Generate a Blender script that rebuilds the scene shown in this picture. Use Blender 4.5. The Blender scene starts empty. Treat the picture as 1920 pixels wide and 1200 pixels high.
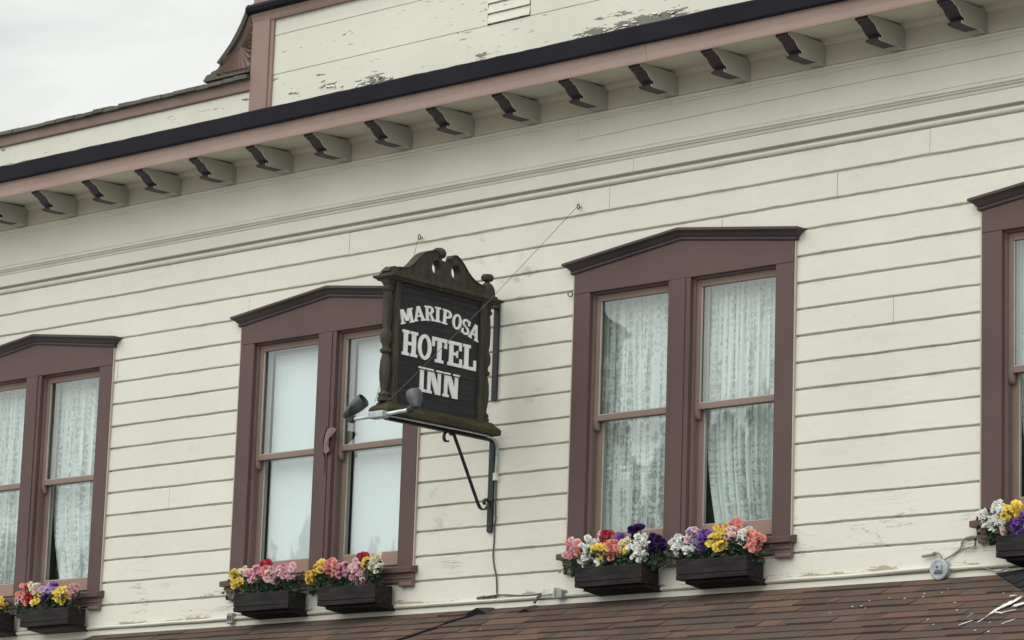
import bpy, bmesh, math, random
from mathutils import Vector, Matrix, noise as mn
random.seed(7)
SC = bpy.context.scene
COL = SC.collection
RAD = math.radians

# ------------------------------------------------------------------ camera, sky, sun, exposure
cd = bpy.data.cameras.new('camera'); cam = bpy.data.objects.new('camera', cd); COL.objects.link(cam)
CAM = Vector((16.5, -18.0, 1.6))
Rm = Matrix(((0.7408059, 0.1090591, 0.6628067), (0.6709286, -0.1679933, -0.7222417), (0.0325801, 0.9797369, -0.1976213)))
cam.matrix_world = Matrix.Translation(CAM) @ Rm.to_4x4()
cd.sensor_fit = 'HORIZONTAL'; cd.sensor_width = 36.0; cd.lens = 6018.94 / 1920 * 36
cd.clip_start = 0.1; cd.clip_end = 2000
SC.camera = cam
FPX = 6018.94
def back(px, py, axis, val):
    """where the ray through photo pixel (px,py) meets the plane axis=val (used to take measurements)"""
    d = Rm @ Vector(((px - 960) / FPX, (600 - py) / FPX, -1))
    t = (val - CAM[axis]) / d[axis]
    return CAM + d * t

world = bpy.data.worlds.new("World"); SC.world = world; world.use_nodes = True
SUN_EL, SUN_AZ = 50, 205            # overcast: very soft sun behind the cloud, in front of the facade
SKY_LEVEL = 1.0
def build_world():
    nt = world.node_tree; nt.nodes.clear(); N = nt.nodes.new; L = nt.links.new
    out = N('ShaderNodeOutputWorld'); mix = N('ShaderNodeMixShader'); b1 = N('ShaderNodeBackground'); b2 = N('ShaderNodeBackground')
    sky = N('ShaderNodeTexSky'); sky.sky_type = 'NISHITA'; sky.sun_disc = False
    sky.sun_elevation = RAD(SUN_EL); sky.sun_rotation = RAD(SUN_AZ)
    L(sky.outputs[0], b1.inputs[0]); b1.inputs[1].default_value = 0.08
    tc = N('ShaderNodeTexCoord'); sep = N('ShaderNodeSeparateXYZ'); L(tc.outputs['Generated'], sep.inputs[0])
    # overcast: brighter overhead than at the horizon, brighter on the sun's side
    m1 = N('ShaderNodeMath'); m1.operation = 'MAXIMUM'; L(sep.outputs[2], m1.inputs[0]); m1.inputs[1].default_value = -0.15
    m2 = N('ShaderNodeMath'); m2.operation = 'MULTIPLY_ADD'; L(m1.outputs[0], m2.inputs[0]); m2.inputs[1].default_value = 0.42; m2.inputs[2].default_value = 0.86
    m3 = N('ShaderNodeMath'); m3.operation = 'MULTIPLY_ADD'; L(sep.outputs[1], m3.inputs[0]); m3.inputs[1].default_value = -0.42; L(m2.outputs[0], m3.inputs[2])
    mp = N('ShaderNodeMapping'); L(tc.outputs['Generated'], mp.inputs[0]); mp.inputs['Scale'].default_value = (1, 1, 2.2); mp.inputs['Rotation'].default_value = (0.3, 0.5, 0)
    nz = N('ShaderNodeTexNoise'); nz.inputs['Scale'].default_value = 9; nz.inputs['Detail'].default_value = 5; nz.inputs['Roughness'].default_value = 0.55; nz.inputs['Distortion'].default_value = 0.7
    L(mp.outputs[0], nz.inputs[0])
    cr = N('ShaderNodeValToRGB'); L(nz.outputs[0], cr.inputs[0])
    cr.color_ramp.elements[0].position = 0.30; cr.color_ramp.elements[0].color = (0.79, 0.81, 0.78, 1)
    cr.color_ramp.elements[1].position = 0.56; cr.color_ramp.elements[1].color = (0.99, 1.0, 0.955, 1)
    vm = N('ShaderNodeVectorMath'); vm.operation = 'SCALE'; L(cr.outputs[0], vm.inputs[0]); L(m3.outputs[0], vm.inputs['Scale'])
    L(vm.outputs[0], b2.inputs[0]); b2.inputs[1].default_value = SKY_LEVEL
    mix.inputs[0].default_value = 0.92
    L(b1.outputs[0], mix.inputs[1]); L(b2.outputs[0], mix.inputs[2]); L(mix.outputs[0], out.inputs[0])
build_world()
sl = bpy.data.lights.new('sun', 'SUN'); sl.energy = 0.6; sl.angle = RAD(50); sl.color = (1, 0.97, 0.92)
so = bpy.data.objects.new('sun', sl); COL.objects.link(so)
sd = Vector((math.sin(RAD(SUN_AZ)) * math.cos(RAD(SUN_EL)), math.cos(RAD(SUN_AZ)) * math.cos(RAD(SUN_EL)), math.sin(RAD(SUN_EL))))
so.rotation_euler = sd.to_track_quat('Z', 'Y').to_euler(); so.location = (0, -10, 20)
SC.view_settings.view_transform = 'Standard'; SC.view_settings.look = 'None'; SC.view_settings.gamma = 1
SC.view_settings.exposure = 0.42
SC.render.engine = 'CYCLES'; SC.cycles.use_denoising = True
SC.cycles.max_bounces = 8; SC.cycles.transparent_max_bounces = 16

# ------------------------------------------------------------------ helpers
class MB:
    """collects shapes (world coordinates) and links them as ONE mesh object"""
    def __init__(s): s.v = []; s.f = []; s.m = []; s.c = []; s.uv = {}
    def add(s, vs, fs, mi=0, col=None):
        b = len(s.v); s.v += [tuple(p) for p in vs]
        for f in fs: s.f.append([b + i for i in f]); s.m.append(mi); s.c.append(col)
        return s
    def box(s, x0, x1, y0, y1, z0, z1, mi=0, col=None):
        return s.add([(x0,y0,z0),(x1,y0,z0),(x1,y1,z0),(x0,y1,z0),(x0,y0,z1),(x1,y0,z1),(x1,y1,z1),(x0,y1,z1)],
                     [(0,3,2,1),(4,5,6,7),(0,1,5,4),(1,2,6,5),(2,3,7,6),(3,0,4,7)], mi, col)
    def prism(s, pts, axis, a, b, mi=0, mcap=None):
        """closed outline pts (two other axes in order) extruded along axis from a to b"""
        def P(p, t): return (t,p[0],p[1]) if axis == 0 else (p[0],t,p[1]) if axis == 1 else (p[0],p[1],t)
        n = len(pts); vs = [P(p,a) for p in pts] + [P(p,b) for p in pts]
        s.add(vs, [(i,(i+1)%n,n+(i+1)%n,n+i) for i in range(n)], mi)
        k = len(s.v) - 2*n; mc = mi if mcap is None else mcap
        s.f.append([k+i for i in range(n)][::-1]); s.m.append(mc); s.c.append(None)
        s.f.append([k+n+i for i in range(n)]); s.m.append(mc); s.c.append(None)
        return s
    def loft(s, rings, closed=True, caps=True, mi=0):
        n = len(rings[0]); b = len(s.v)
        for r in rings: s.v += [tuple(p) for p in r]
        for i in range(len(rings)-1):
            for j in range(n if closed else n-1):
                k = (j+1) % n
                s.f.append([b+i*n+j, b+i*n+k, b+(i+1)*n+k, b+(i+1)*n+j]); s.m.append(mi); s.c.append(None)
        if caps and closed:
            s.f.append([b+j for j in range(n)][::-1]); s.m.append(mi); s.c.append(None)
            e = b+(len(rings)-1)*n; s.f.append([e+j for j in range(n)]); s.m.append(mi); s.c.append(None)
        return s
    def tube(s, pts, r, n=8, mi=0):
        pts = [Vector(p) for p in pts]; rs = r if isinstance(r, (list, tuple)) else [r]*len(pts); rings = []
        up = None
        for i, p in enumerate(pts):
            d = (pts[min(i+1,len(pts)-1)] - pts[max(i-1,0)]).normalized()
            if up is None or abs(up.dot(d)) > .98:
                up = Vector((0,0,1)) if abs(d.z) < .9 else Vector((1,0,0))
            a = d.cross(up).normalized(); b2 = a.cross(d).normalized(); up = b2
            rings.append([p + (a*math.cos(t) + b2*math.sin(t))*rs[i] for t in [2*math.pi*k/n for k in range(n)]])
        return s.loft(rings, mi=mi)
    def bar(s, pts, w, h, mi=0):
        """flat bar through pts in the plane x=const: width w along x, thickness h in plane"""
        pts = [Vector(p) for p in pts]; rings = []
        for i, p in enumerate(pts):
            d = (pts[min(i+1,len(pts)-1)] - pts[max(i-1,0)]).normalized(); nrm = Vector((1,0,0)).cross(d).normalized()*h/2; sx = Vector((w/2,0,0))
            rings.append([p-sx-nrm, p+sx-nrm, p+sx+nrm, p-sx+nrm])
        return s.loft(rings, mi=mi)
    def lathe(s, prof, origin, axis=Vector((0,0,1)), n=14, mi=0):
        axis = Vector(axis).normalized(); o = Vector(origin)
        t = Vector((1,0,0)) if abs(axis.x) < .9 else Vector((0,1,0)); a = axis.cross(t).normalized(); b = axis.cross(a)
        return s.loft([[o + axis*h + (a*math.cos(q)+b*math.sin(q))*max(r,1e-4) for q in [2*math.pi*k/n for k in range(n)]] for r, h in prof], mi=mi)
    def build(s, name, mats, parent=None, smooth=False, bevel=0, local=False):
        me = bpy.data.meshes.new(name); off = Vector((0,0,0)); p = parent
        while p is not None and not local: off += p.location; p = p.parent
        me.from_pydata([tuple(Vector(v)-off) for v in s.v], [], s.f)
        for m in (mats if isinstance(mats, (list, tuple)) else [mats]): me.materials.append(m)
        me.polygons.foreach_set('material_index', s.m)
        if any(c is not None for c in s.c):
            ca = me.color_attributes.new('col', 'FLOAT_COLOR', 'CORNER')
            for pl, c in zip(me.polygons, s.c):
                for li in pl.loop_indices: ca.data[li].color = (*(c or (.5,.5,.5)), 1)
        if s.uv:
            ul = me.uv_layers.new(name='UVMap')
            for l in me.loops: ul.data[l.index].uv = s.uv.get(l.vertex_index, (0,0))
        bm = bmesh.new(); bm.from_mesh(me); bmesh.ops.recalc_face_normals(bm, faces=bm.faces); bm.to_mesh(me); bm.free()
        if smooth:
            me.polygons.foreach_set('use_smooth', [True]*len(me.polygons))
        me.update()
        o = bpy.data.objects.new(name, me); COL.objects.link(o)
        if parent: o.parent = parent
        if smooth == 'auto':
            md = o.modifiers.new('es','EDGE_SPLIT'); md.split_angle = RAD(40)
        if bevel:
            md = o.modifiers.new('bevel','BEVEL'); md.width = bevel; md.segments = 2; md.limit_method = 'ANGLE'; md.angle_limit = RAD(40)
        return o
def tag(o, label=None, cat=None, group=None, kind=None):
    if label: o['label'] = label
    if cat: o['category'] = cat
    if group: o['group'] = group
    if kind: o['kind'] = kind
    return o
def thing(name, label, cat, loc=(0,0,0), group=None):
    o = bpy.data.objects.new(name, None); COL.objects.link(o); o.location = loc; o.empty_display_size = .1
    return tag(o, label, cat, group)

# ------------------------------------------------------------------ materials
class Mat:
    def __init__(s, name, rough=.6, spec=.3):
        s.m = bpy.data.materials.new(name); s.m.use_nodes = True; s.nt = s.m.node_tree; s.nt.nodes.clear()
        s.out = s.n('ShaderNodeOutputMaterial'); s.p = s.n('ShaderNodeBsdfPrincipled')
        s.l(s.p.outputs[0], s.out.inputs[0]); s.p.inputs['Roughness'].default_value = rough; s.p.inputs['Specular IOR Level'].default_value = spec
        s.tc = s.n('ShaderNodeTexCoord')
    def n(s, t): return s.nt.nodes.new(t)
    def l(s, a, b): s.nt.links.new(a, b)
    def noise(s, scale, detail=4, rough=.55, stretch=(1,1,1), dist=0, coord='Object', loc=(0,0,0)):
        mp = s.n('ShaderNodeMapping'); s.l(s.tc.outputs[coord], mp.inputs[0]); mp.inputs['Scale'].default_value = stretch; mp.inputs['Location'].default_value = loc
        t = s.n('ShaderNodeTexNoise'); t.inputs['Scale'].default_value = scale; t.inputs['Detail'].default_value = detail; t.inputs['Roughness'].default_value = rough; t.inputs['Distortion'].default_value = dist
        s.l(mp.outputs[0], t.inputs[0]); return t.outputs[0]
    def ramp(s, v, a, b, ca=0., cb=1.):
        r = s.n('ShaderNodeMapRange'); r.interpolation_type = 'SMOOTHSTEP'; s.l(v, r.inputs[0])
        for i, k in enumerate((a,b,ca,cb)): r.inputs[i+1].default_value = k
        return r.outputs[0]
    def math(s, op, a, b=None, c=None):
        m = s.n('ShaderNodeMath'); m.operation = op
        for i, k in enumerate((a,b,c)):
            if k is None: continue
            if isinstance(k, (int,float)): m.inputs[i].default_value = k
            else: s.l(k, m.inputs[i])
        return m.outputs[0]
    def mix(s, f, a, b, mode='MIX'):
        m = s.n('ShaderNodeMix'); m.data_type = 'RGBA'; m.blend_type = mode
        for i, k in ((0,f),(6,a),(7,b)):
            if isinstance(k, (int,float)): m.inputs[i].default_value = k
            elif isinstance(k, tuple): m.inputs[i].default_value = (*k,1)
            else: s.l(k, m.inputs[i])
        return m.outputs[2]
    def pos(s):
        sp = s.n('ShaderNodeSeparateXYZ'); s.l(s.tc.outputs['Object'], sp.inputs[0]); return sp.outputs
    def color(s, c):
        if isinstance(c, tuple): s.p.inputs['Base Color'].default_value = (*c,1)
        else: s.l(c, s.p.inputs['Base Color'])
        return s
    def bump(s, h, strength=.3, dist=.005):
        b = s.n('ShaderNodeBump'); b.inputs['Strength'].default_value = strength; b.inputs['Distance'].default_value = dist
        s.l(h, b.inputs['Height']); s.l(b.outputs[0], s.p.inputs['Normal']); return s
M = {}
def painted(name, c1, c2, rough=.6, grain=(3,30,30), bump=.25, chips=None, chipcol=(.3,.25,.2), spec=.25):
    m = Mat(name, rough, spec)
    big = m.noise(1.3, 5, .6); fine = m.noise(14, 5, .6, stretch=grain)
    c = m.mix(m.ramp(big, .3, .7), c1, c2)
    c = m.mix(m.ramp(fine, .35, .75, 0, .22), c, tuple(k*.72 for k in c1))
    h = fine
    if chips:
        ch = m.ramp(m.noise(9, 6, .7, stretch=(.6,1.6,1.6)), chips, chips+.02)
        c = m.mix(ch, c, chipcol)
    m.color(c).bump(h, bump, .004); M[name] = m.m; return m.m
# cream siding: mottled house paint with dirt specks, hairline checks and wear towards the foot of the wall
def siding_mat():
    m = Mat('cream_siding_paint', .62, .2); X, Y, Z = m.pos()
    big = m.noise(.55, 5, .6); c = m.mix(m.ramp(big, .32, .68), (.690,.680,.600), (.745,.735,.655))
    row = m.math('FLOOR', m.math('DIVIDE', m.math('SUBTRACT', Z, 4.5365), .1951)); wn = m.n('ShaderNodeTexWhiteNoise'); wn.noise_dimensions = '1D'; m.l(row, wn.inputs['W'])
    c = m.mix(m.math('MULTIPLY', wn.outputs[0], .14), c, (.52,.50,.43))
    pat = m.ramp(m.noise(.9, 2, .4, stretch=(.7,1,3.2), loc=(3,0,1)), .64, .66)        # touched-up paler patches
    hi = m.ramp(Z, 6.9, 7.3); c = m.mix(m.math('MULTIPLY', pat, m.math('MULTIPLY', hi, .6)), c, (.70,.69,.62))
    fine = m.noise(26, 5, .65, stretch=(.35,1,1)); c = m.mix(m.ramp(fine, .5, .8, 0, .18), c, (.42,.39,.31))
    spk = m.ramp(m.noise(5.5, 6, .72, stretch=(.5,1,1.3), loc=(7,2,3)), .67, .72); c = m.mix(m.math('MULTIPLY', spk, .7), c, (.30,.27,.20))
    drip = m.ramp(m.noise(9, 3, .6, stretch=(3.0,1,.35)), .66, .78); c = m.mix(m.math('MULTIPLY', drip, .26), c, (.30,.28,.22))
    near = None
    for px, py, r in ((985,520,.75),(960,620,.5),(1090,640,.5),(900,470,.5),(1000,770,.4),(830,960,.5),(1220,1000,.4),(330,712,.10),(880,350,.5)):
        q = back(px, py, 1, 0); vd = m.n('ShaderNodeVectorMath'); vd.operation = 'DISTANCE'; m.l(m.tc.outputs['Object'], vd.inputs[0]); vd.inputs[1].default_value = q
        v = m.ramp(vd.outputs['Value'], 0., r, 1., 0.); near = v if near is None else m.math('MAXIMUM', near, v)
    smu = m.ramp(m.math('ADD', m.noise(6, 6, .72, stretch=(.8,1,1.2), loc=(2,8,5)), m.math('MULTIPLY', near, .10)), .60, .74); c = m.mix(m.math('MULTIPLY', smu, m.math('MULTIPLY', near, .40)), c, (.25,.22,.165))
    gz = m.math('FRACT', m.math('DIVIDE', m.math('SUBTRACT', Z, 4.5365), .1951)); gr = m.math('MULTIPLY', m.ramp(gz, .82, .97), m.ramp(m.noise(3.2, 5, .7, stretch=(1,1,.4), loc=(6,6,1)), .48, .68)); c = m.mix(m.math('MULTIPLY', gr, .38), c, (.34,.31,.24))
    low = m.ramp(Z, 5.1, 4.45)                     # cracking, worse towards the bottom boards
    cr = m.math('ABSOLUTE', m.math('SUBTRACT', m.noise(2.2, 6, .62, stretch=(.42,1,3.4), dist=.5), .5))
    crk = m.math('MULTIPLY', m.ramp(cr, .007, .002), m.ramp(m.noise(1.7, 2, .5, loc=(1,9,4)), .5, .62))
    crk = m.math('MULTIPLY', crk, m.math('ADD', m.math('MULTIPLY', low, .75), .12)); c = m.mix(crk, c, (.22,.19,.14))
    peel = m.ramp(m.math('ADD', m.noise(7, 6, .7, stretch=(.35,1,1.5), loc=(4,4,4)), m.ramp(Z, 4.46, 4.36, -.2, .09)), .60, .63)
    c = m.mix(peel, c, (.42,.36,.26))
    m.color(c)
    h = m.math('ADD', m.math('MULTIPLY', fine, .25), m.math('SUBTRACT', m.math('MULTIPLY', m.noise(3, 4, .6, stretch=(.4,1,2)), .5), m.math('ADD', m.math('MULTIPLY', crk, .9), m.math('MULTIPLY', peel, .5))))
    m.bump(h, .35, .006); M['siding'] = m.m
siding_mat()
def parapet_mat():
    m = Mat('flaking_parapet_paint', .6, .2); X, Y, Z = m.pos()
    c = m.mix(m.ramp(m.noise(.8, 5, .6), .3, .7), (.66,.65,.56), (.72,.71,.62))
    fine = m.noise(22, 5, .65, stretch=(.4,1,1)); c = m.mix(m.ramp(fine, .5, .8, 0, .2), c, (.46,.44,.37))
    n1 = m.noise(5.5, 7, .72, stretch=(.42,1,2.4), loc=(2,3,1)); boost = m.ramp(Z, 9.6, 8.7, -.07, -.035)
    for px, py, r in ((700,150,.34),(612,160,.22),(1190,42,.55),(1110,62,.3),(545,182,.25),(660,55,.2),(900,105,.25),(1270,20,.3)):
        q = back(px, py, 1, 0); vd = m.n('ShaderNodeVectorMath'); vd.operation = 'DISTANCE'; sc_ = m.n('ShaderNodeMapping'); m.l(m.tc.outputs['Object'], sc_.inputs[0]); sc_.inputs['Scale'].default_value = (1,1,2.6)
        m.l(sc_.outputs[0], vd.inputs[0]); vd.inputs[1].default_value = (q.x, q.y, q.z*2.6)
        boost = m.math('ADD', boost, m.ramp(vd.outputs['Value'], 0., r, .185, 0.))
    thr = m.math('ADD', n1, boost); pe = m.ramp(thr, .60, .612); edge = m.ramp(thr, .575, .59)
    dash = m.noise(34, 3, .6, stretch=(.16,1,1.1), loc=(3,0,5)); dm = m.ramp(m.noise(1.1, 3, .5, loc=(8,1,2)), .38, .62, -.035, .045)
    da = m.ramp(m.math('ADD', dash, dm), .675, .70)
    c = m.mix(edge, c, (.79,.78,.70)); c = m.mix(m.math('MAXIMUM', pe, m.math('MULTIPLY', da, .75)), c, (.20,.19,.165))
    m.color(c); m.bump(m.math('SUBTRACT', m.math('MULTIPLY', fine, .2), m.math('MULTIPLY', pe, .8)), .5, .008); M['parapet'] = m.m
parapet_mat()
painted('trim_cream', (.65,.635,.555), (.70,.685,.60), chips=.74, chipcol=(.35,.31,.25))
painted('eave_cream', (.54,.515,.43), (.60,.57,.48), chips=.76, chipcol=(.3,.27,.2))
painted('mauve_brown', (.105,.064,.061), (.122,.077,.072), rough=.5, grain=(20,20,2), chips=.745, chipcol=(.22,.16,.14))
painted('hood_dark', (.062,.048,.052), (.085,.066,.068), rough=.5, chips=.74, chipcol=(.10,.09,.08))
painted('sash_pink', (.240,.170,.146), (.285,.205,.176), rough=.55, chips=.69, chipcol=(.19,.13,.11))
painted('jamb_pink', (.190,.137,.122), (.23,.165,.146), rough=.55, chips=.70, chipcol=(.13,.085,.075))
painted('fascia_pink', (.36,.255,.222), (.41,.292,.255), rough=.6, chips=.78, chipcol=(.3,.22,.19))
painted('pilaster_pink', (.275,.190,.162), (.315,.22,.188), rough=.6, chips=.76, chipcol=(.24,.17,.14))
painted('bracket_edge', (.050,.036,.044), (.066,.050,.056), rough=.55)
painted('navy_metal', (.009,.0085,.015), (.015,.014,.021), rough=.6, chips=.76, chipcol=(.05,.045,.05), spec=.12)
painted('bracket_side', (.35,.335,.29), (.42,.405,.35), chips=.74, chipcol=(.24,.22,.18))
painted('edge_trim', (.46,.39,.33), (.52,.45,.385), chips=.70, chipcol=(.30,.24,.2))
painted('rail_pink', (.30,.195,.155), (.36,.24,.195), rough=.6, grain=(3,30,30), chips=.64, chipcol=(.22,.14,.11))
painted('putty', (.42,.40,.36), (.50,.48,.43))
painted('inner_jamb', (.50,.50,.46), (.56,.56,.52), rough=.6)
painted('weathered_wood', (.085,.078,.064), (.15,.135,.11), rough=.85, grain=(4,30,30), chips=.64, chipcol=(.28,.26,.22), bump=.6)
def sign_mats():
    m = Mat('sign_frame_wood', .75, .2); g = m.noise(5, 6, .65, stretch=(6,6,.8)); c = m.mix(m.ramp(g, .3, .72), (.034,.031,.023), (.072,.067,.050))
    al = m.ramp(m.noise(3.2, 5, .65), .52, .72); c = m.mix(m.math('MULTIPLY', al, .5), c, (.085,.085,.052))
    m.color(c).bump(g, .5, .006); M['sign_wood'] = m.m
    m = Mat('sign_moss_wood', .85, .15); g = m.noise(5, 6, .65, stretch=(6,1,6)); c = m.mix(m.ramp(g, .3, .7), (.034,.029,.022), (.062,.053,.038))
    al = m.ramp(m.noise(3.5, 5, .7, stretch=(1,.6,2)), .42, .62); c = m.mix(m.math('MULTIPLY', al, .6), c, (.080,.073,.036)); m.color(c).bump(g, .6, .008); M['sign_moss'] = m.m
    m = Mat('sign_panel_paint', .6, .3); g = m.noise(7, 6, .65, stretch=(6,.7,6)); c = m.mix(m.ramp(g, .3, .75), (.020,.019,.023), (.040,.037,.042)); m.color(c).bump(g, .35, .005); M['sign_panel'] = m.m
    m = Mat('sign_letter_paint', .55, .3); c = m.mix(m.ramp(m.noise(9, 5, .65), .35, .75), (.90,.90,.91), (.78,.78,.80)); m.color(c); M['sign_letter'] = m.m
sign_mats()
def simple(name, c, rough=.5, metal=0., var=.25, scale=12, spec=.4):
    m = Mat(name, rough, spec); n = m.noise(scale, 5, .6)
    m.color(m.mix(m.ramp(n, .3, .7), tuple(k*(1-var) for k in c), tuple(k*(1+var*.6) for k in c))); m.p.inputs['Metallic'].default_value = metal
    m.bump(n, .12, .003); M[name] = m.m; return m.m
simple('iron', (.020,.025,.028), .5); simple('conduit_grey', (.42,.45,.45), .45, .2); simple('cable_dark', (.10,.10,.095), .6); simple('cable_tan', (.30,.27,.20), .6)
simple('wire_steel', (.13,.13,.115), .6, .1); simple('lamp_metal', (.085,.095,.105), .42, .3); simple('lamp_dark', (.03,.032,.035), .5); simple('lamp_arm', (.62,.66,.68), .35, .5)
simple('galvanised', (.40,.45,.47), .5, .4); simple('box_grey', (.33,.34,.33), .6); simple('dark_inside', (.012,.012,.012), .8); simple('box_white', (.62,.61,.54), .6)
simple('droppings', (.82,.80,.78), .7, var=.1); simple('asphalt', (.15,.15,.148), .9); simple('paving', (.42,.41,.38), .9); simple('hill_green', (.045,.065,.035), .95, scale=.05); simple('conifer_green', (.022,.040,.022), .95, scale=.5)
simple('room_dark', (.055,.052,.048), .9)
def planter_mat():
    m = Mat('planter_stain', .75, .2); g = m.noise(6, 6, .7, stretch=(.8,5,6)); c = m.mix(m.ramp(g, .35, .75), (.013,.011,.012), (.036,.032,.032))
    w = m.ramp(m.noise(8, 6, .7, stretch=(.35,3,3), loc=(1,2,3)), .60, .74); c = m.mix(m.math('MULTIPLY', w, .45), c, (.10,.092,.085)); m.color(c).bump(g, .5, .006); M['planter'] = m.m
planter_mat()
def shingle_mat(name):
    m = Mat(name, .92, .1); a = m.n('ShaderNodeVertexColor'); a.layer_name = 'col'
    g = m.noise(160, 3, .7); big = m.noise(2.5, 5, .6)
    c = m.mix(m.ramp(g, .3, .7, 0, .5), a.outputs[0], (.03,.025,.024), 'MIX'); c = m.mix(m.ramp(big, .45, .75, 0, .35), c, (.075,.066,.06))
    m.color(c).bump(g, .5, .004); M[name] = m.m
shingle_mat('shingle')
def glass_mat():
    m = Mat('window_glass'); m.nt.nodes.remove(m.p)
    tr = m.n('ShaderNodeBsdfTransparent'); tr.inputs[0].default_value = (.895,.962,.945,1)
    gl = m.n('ShaderNodeBsdfGlossy'); gl.inputs['Roughness'].default_value = .015; gl.inputs[0].default_value = (.95,1,1,1)
    lw = m.n('ShaderNodeLayerWeight'); fr = m.math('MULTIPLY_ADD', m.math('POWER', lw.outputs['Facing'], 4.), .86, .125)
    nb = m.n('ShaderNodeBump'); nb.inputs['Strength'].default_value = .12; nb.inputs['Distance'].default_value = .004; m.l(m.noise(3.5, 2, .4), nb.inputs['Height']); m.l(nb.outputs[0], gl.inputs['Normal'])
    mx = m.n('ShaderNodeMixShader'); m.l(fr, mx.inputs[0]); m.l(tr.outputs[0], mx.inputs[1]); m.l(gl.outputs[0], mx.inputs[2]); m.l(mx.outputs[0], m.out.inputs[0]); M['glass'] = m.m
glass_mat()
def lace_mat(name, loc, dense):
    """net curtain: cloth threads with pattern holes; UV u = metres along the cloth, v = metres of height"""
    m = Mat(name, .9, .05); m.nt.nodes.remove(m.p)
    uv = m.tc.outputs['UV']; mp = m.n('ShaderNodeMapping'); m.l(uv, mp.inputs[0]); mp.inputs['Location'].default_value = loc
    sp = m.n('ShaderNodeSeparateXYZ'); m.l(mp.outputs[0], sp.inputs[0]); U, V = sp.outputs[0], sp.outputs[1]
    # mirrored leaf-and-scroll motif, and the closer weave where the folds gather
    pu = m.math('PINGPONG', U, .13); pv = m.math('MULTIPLY', V, .95)
    cb = m.n('ShaderNodeCombineXYZ'); m.l(pu, cb.inputs[0]); m.l(pv, cb.inputs[1])
    nz = m.n('ShaderNodeTexNoise'); nz.inputs['Scale'].default_value = 30; nz.inputs['Detail'].default_value = 2.5; nz.inputs['Distortion'].default_value = .6; m.l(cb.outputs[0], nz.inputs[0])
    n2 = m.n('ShaderNodeTexNoise'); n2.inputs['Scale'].default_value = 9; n2.inputs['Detail'].default_value = 1; m.l(cb.outputs[0], n2.inputs[0])
    pat = m.math('MULTIPLY', m.ramp(nz.outputs[0], .44, .54), m.ramp(n2.outputs[0], .36, .56, .45, 1.))
    c1 = m.n('ShaderNodeCombineXYZ'); m.l(U, c1.inputs[0]); m.l(m.math('MULTIPLY', V, .05), c1.inputs[1]); nf = m.n('ShaderNodeTexNoise'); nf.inputs['Scale'].default_value = 22; nf.inputs['Detail'].default_value = 3; m.l(c1.outputs[0], nf.inputs[0])
    fold = m.ramp(nf.outputs[0], .36, .64, -.20, .30)
    op = m.math('ADD', m.math('ADD', m.math('MULTIPLY', pat, .40), dense), fold)
    op = m.math('MINIMUM', m.math('MAXIMUM', op, .12), .98)
    d = m.n('ShaderNodeBsdfDiffuse'); d.inputs[0].default_value = (.92,.95,.94,1); t = m.n('ShaderNodeBsdfTranslucent'); t.inputs[0].default_value = (.7,.72,.7,1)
    mx = m.n('ShaderNodeMixShader'); mx.inputs[0].default_value = .18; m.l(d.outputs[0], mx.inputs[1]); m.l(t.outputs[0], mx.inputs[2])
    tr = m.n('ShaderNodeBsdfTransparent'); m2 = m.n('ShaderNodeMixShader'); m.l(op, m2.inputs[0]); m.l(tr.outputs[0], m2.inputs[1]); m.l(mx.outputs[0], m2.inputs[2]); m.l(m2.outputs[0], m.out.inputs[0])
    M[name] = m.m
lace_mat('lace_a', (0,0,0), .62); lace_mat('lace_b', (.07,.05,0), .70)
simple('blind_cloth', (.80,.82,.86), .8, var=.04, scale=2)
PET = {}
def petal(name, c1, c2):
    m = Mat('petal_'+name, .65, .15); lw = m.noise(40, 3, .6); m.color(m.mix(m.ramp(lw, .3, .7), c1, c2))
    m.p.inputs['Subsurface Weight'].default_value = 0; PET[name] = m.m
petal('yellow', (.88,.68,.10), (.94,.80,.24)); petal('pink', (.76,.36,.46), (.85,.52,.60)); petal('coral', (.80,.29,.25), (.86,.43,.37)); petal('red', (.42,.03,.06), (.58,.08,.12))
petal('white', (.80,.80,.76), (.88,.88,.84)); petal('cream', (.80,.74,.55), (.86,.80,.64)); petal('pale', (.82,.55,.58), (.88,.68,.68)); petal('purple', (.19,.08,.38), (.30,.14,.52)); petal('violet', (.028,.010,.07), (.06,.022,.13))
petal('lilac', (.50,.38,.62), (.66,.55,.74)); petal('gold', (.76,.52,.08), (.86,.66,.15)); petal('dusty', (.62,.34,.34), (.72,.45,.43))
m = Mat('leaf_green', .6, .3); m.color(m.mix(m.ramp(m.noise(18, 3, .6), .3, .7), (.012,.026,.014), (.03,.06,.026))); M['leaf'] = m.m

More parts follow.
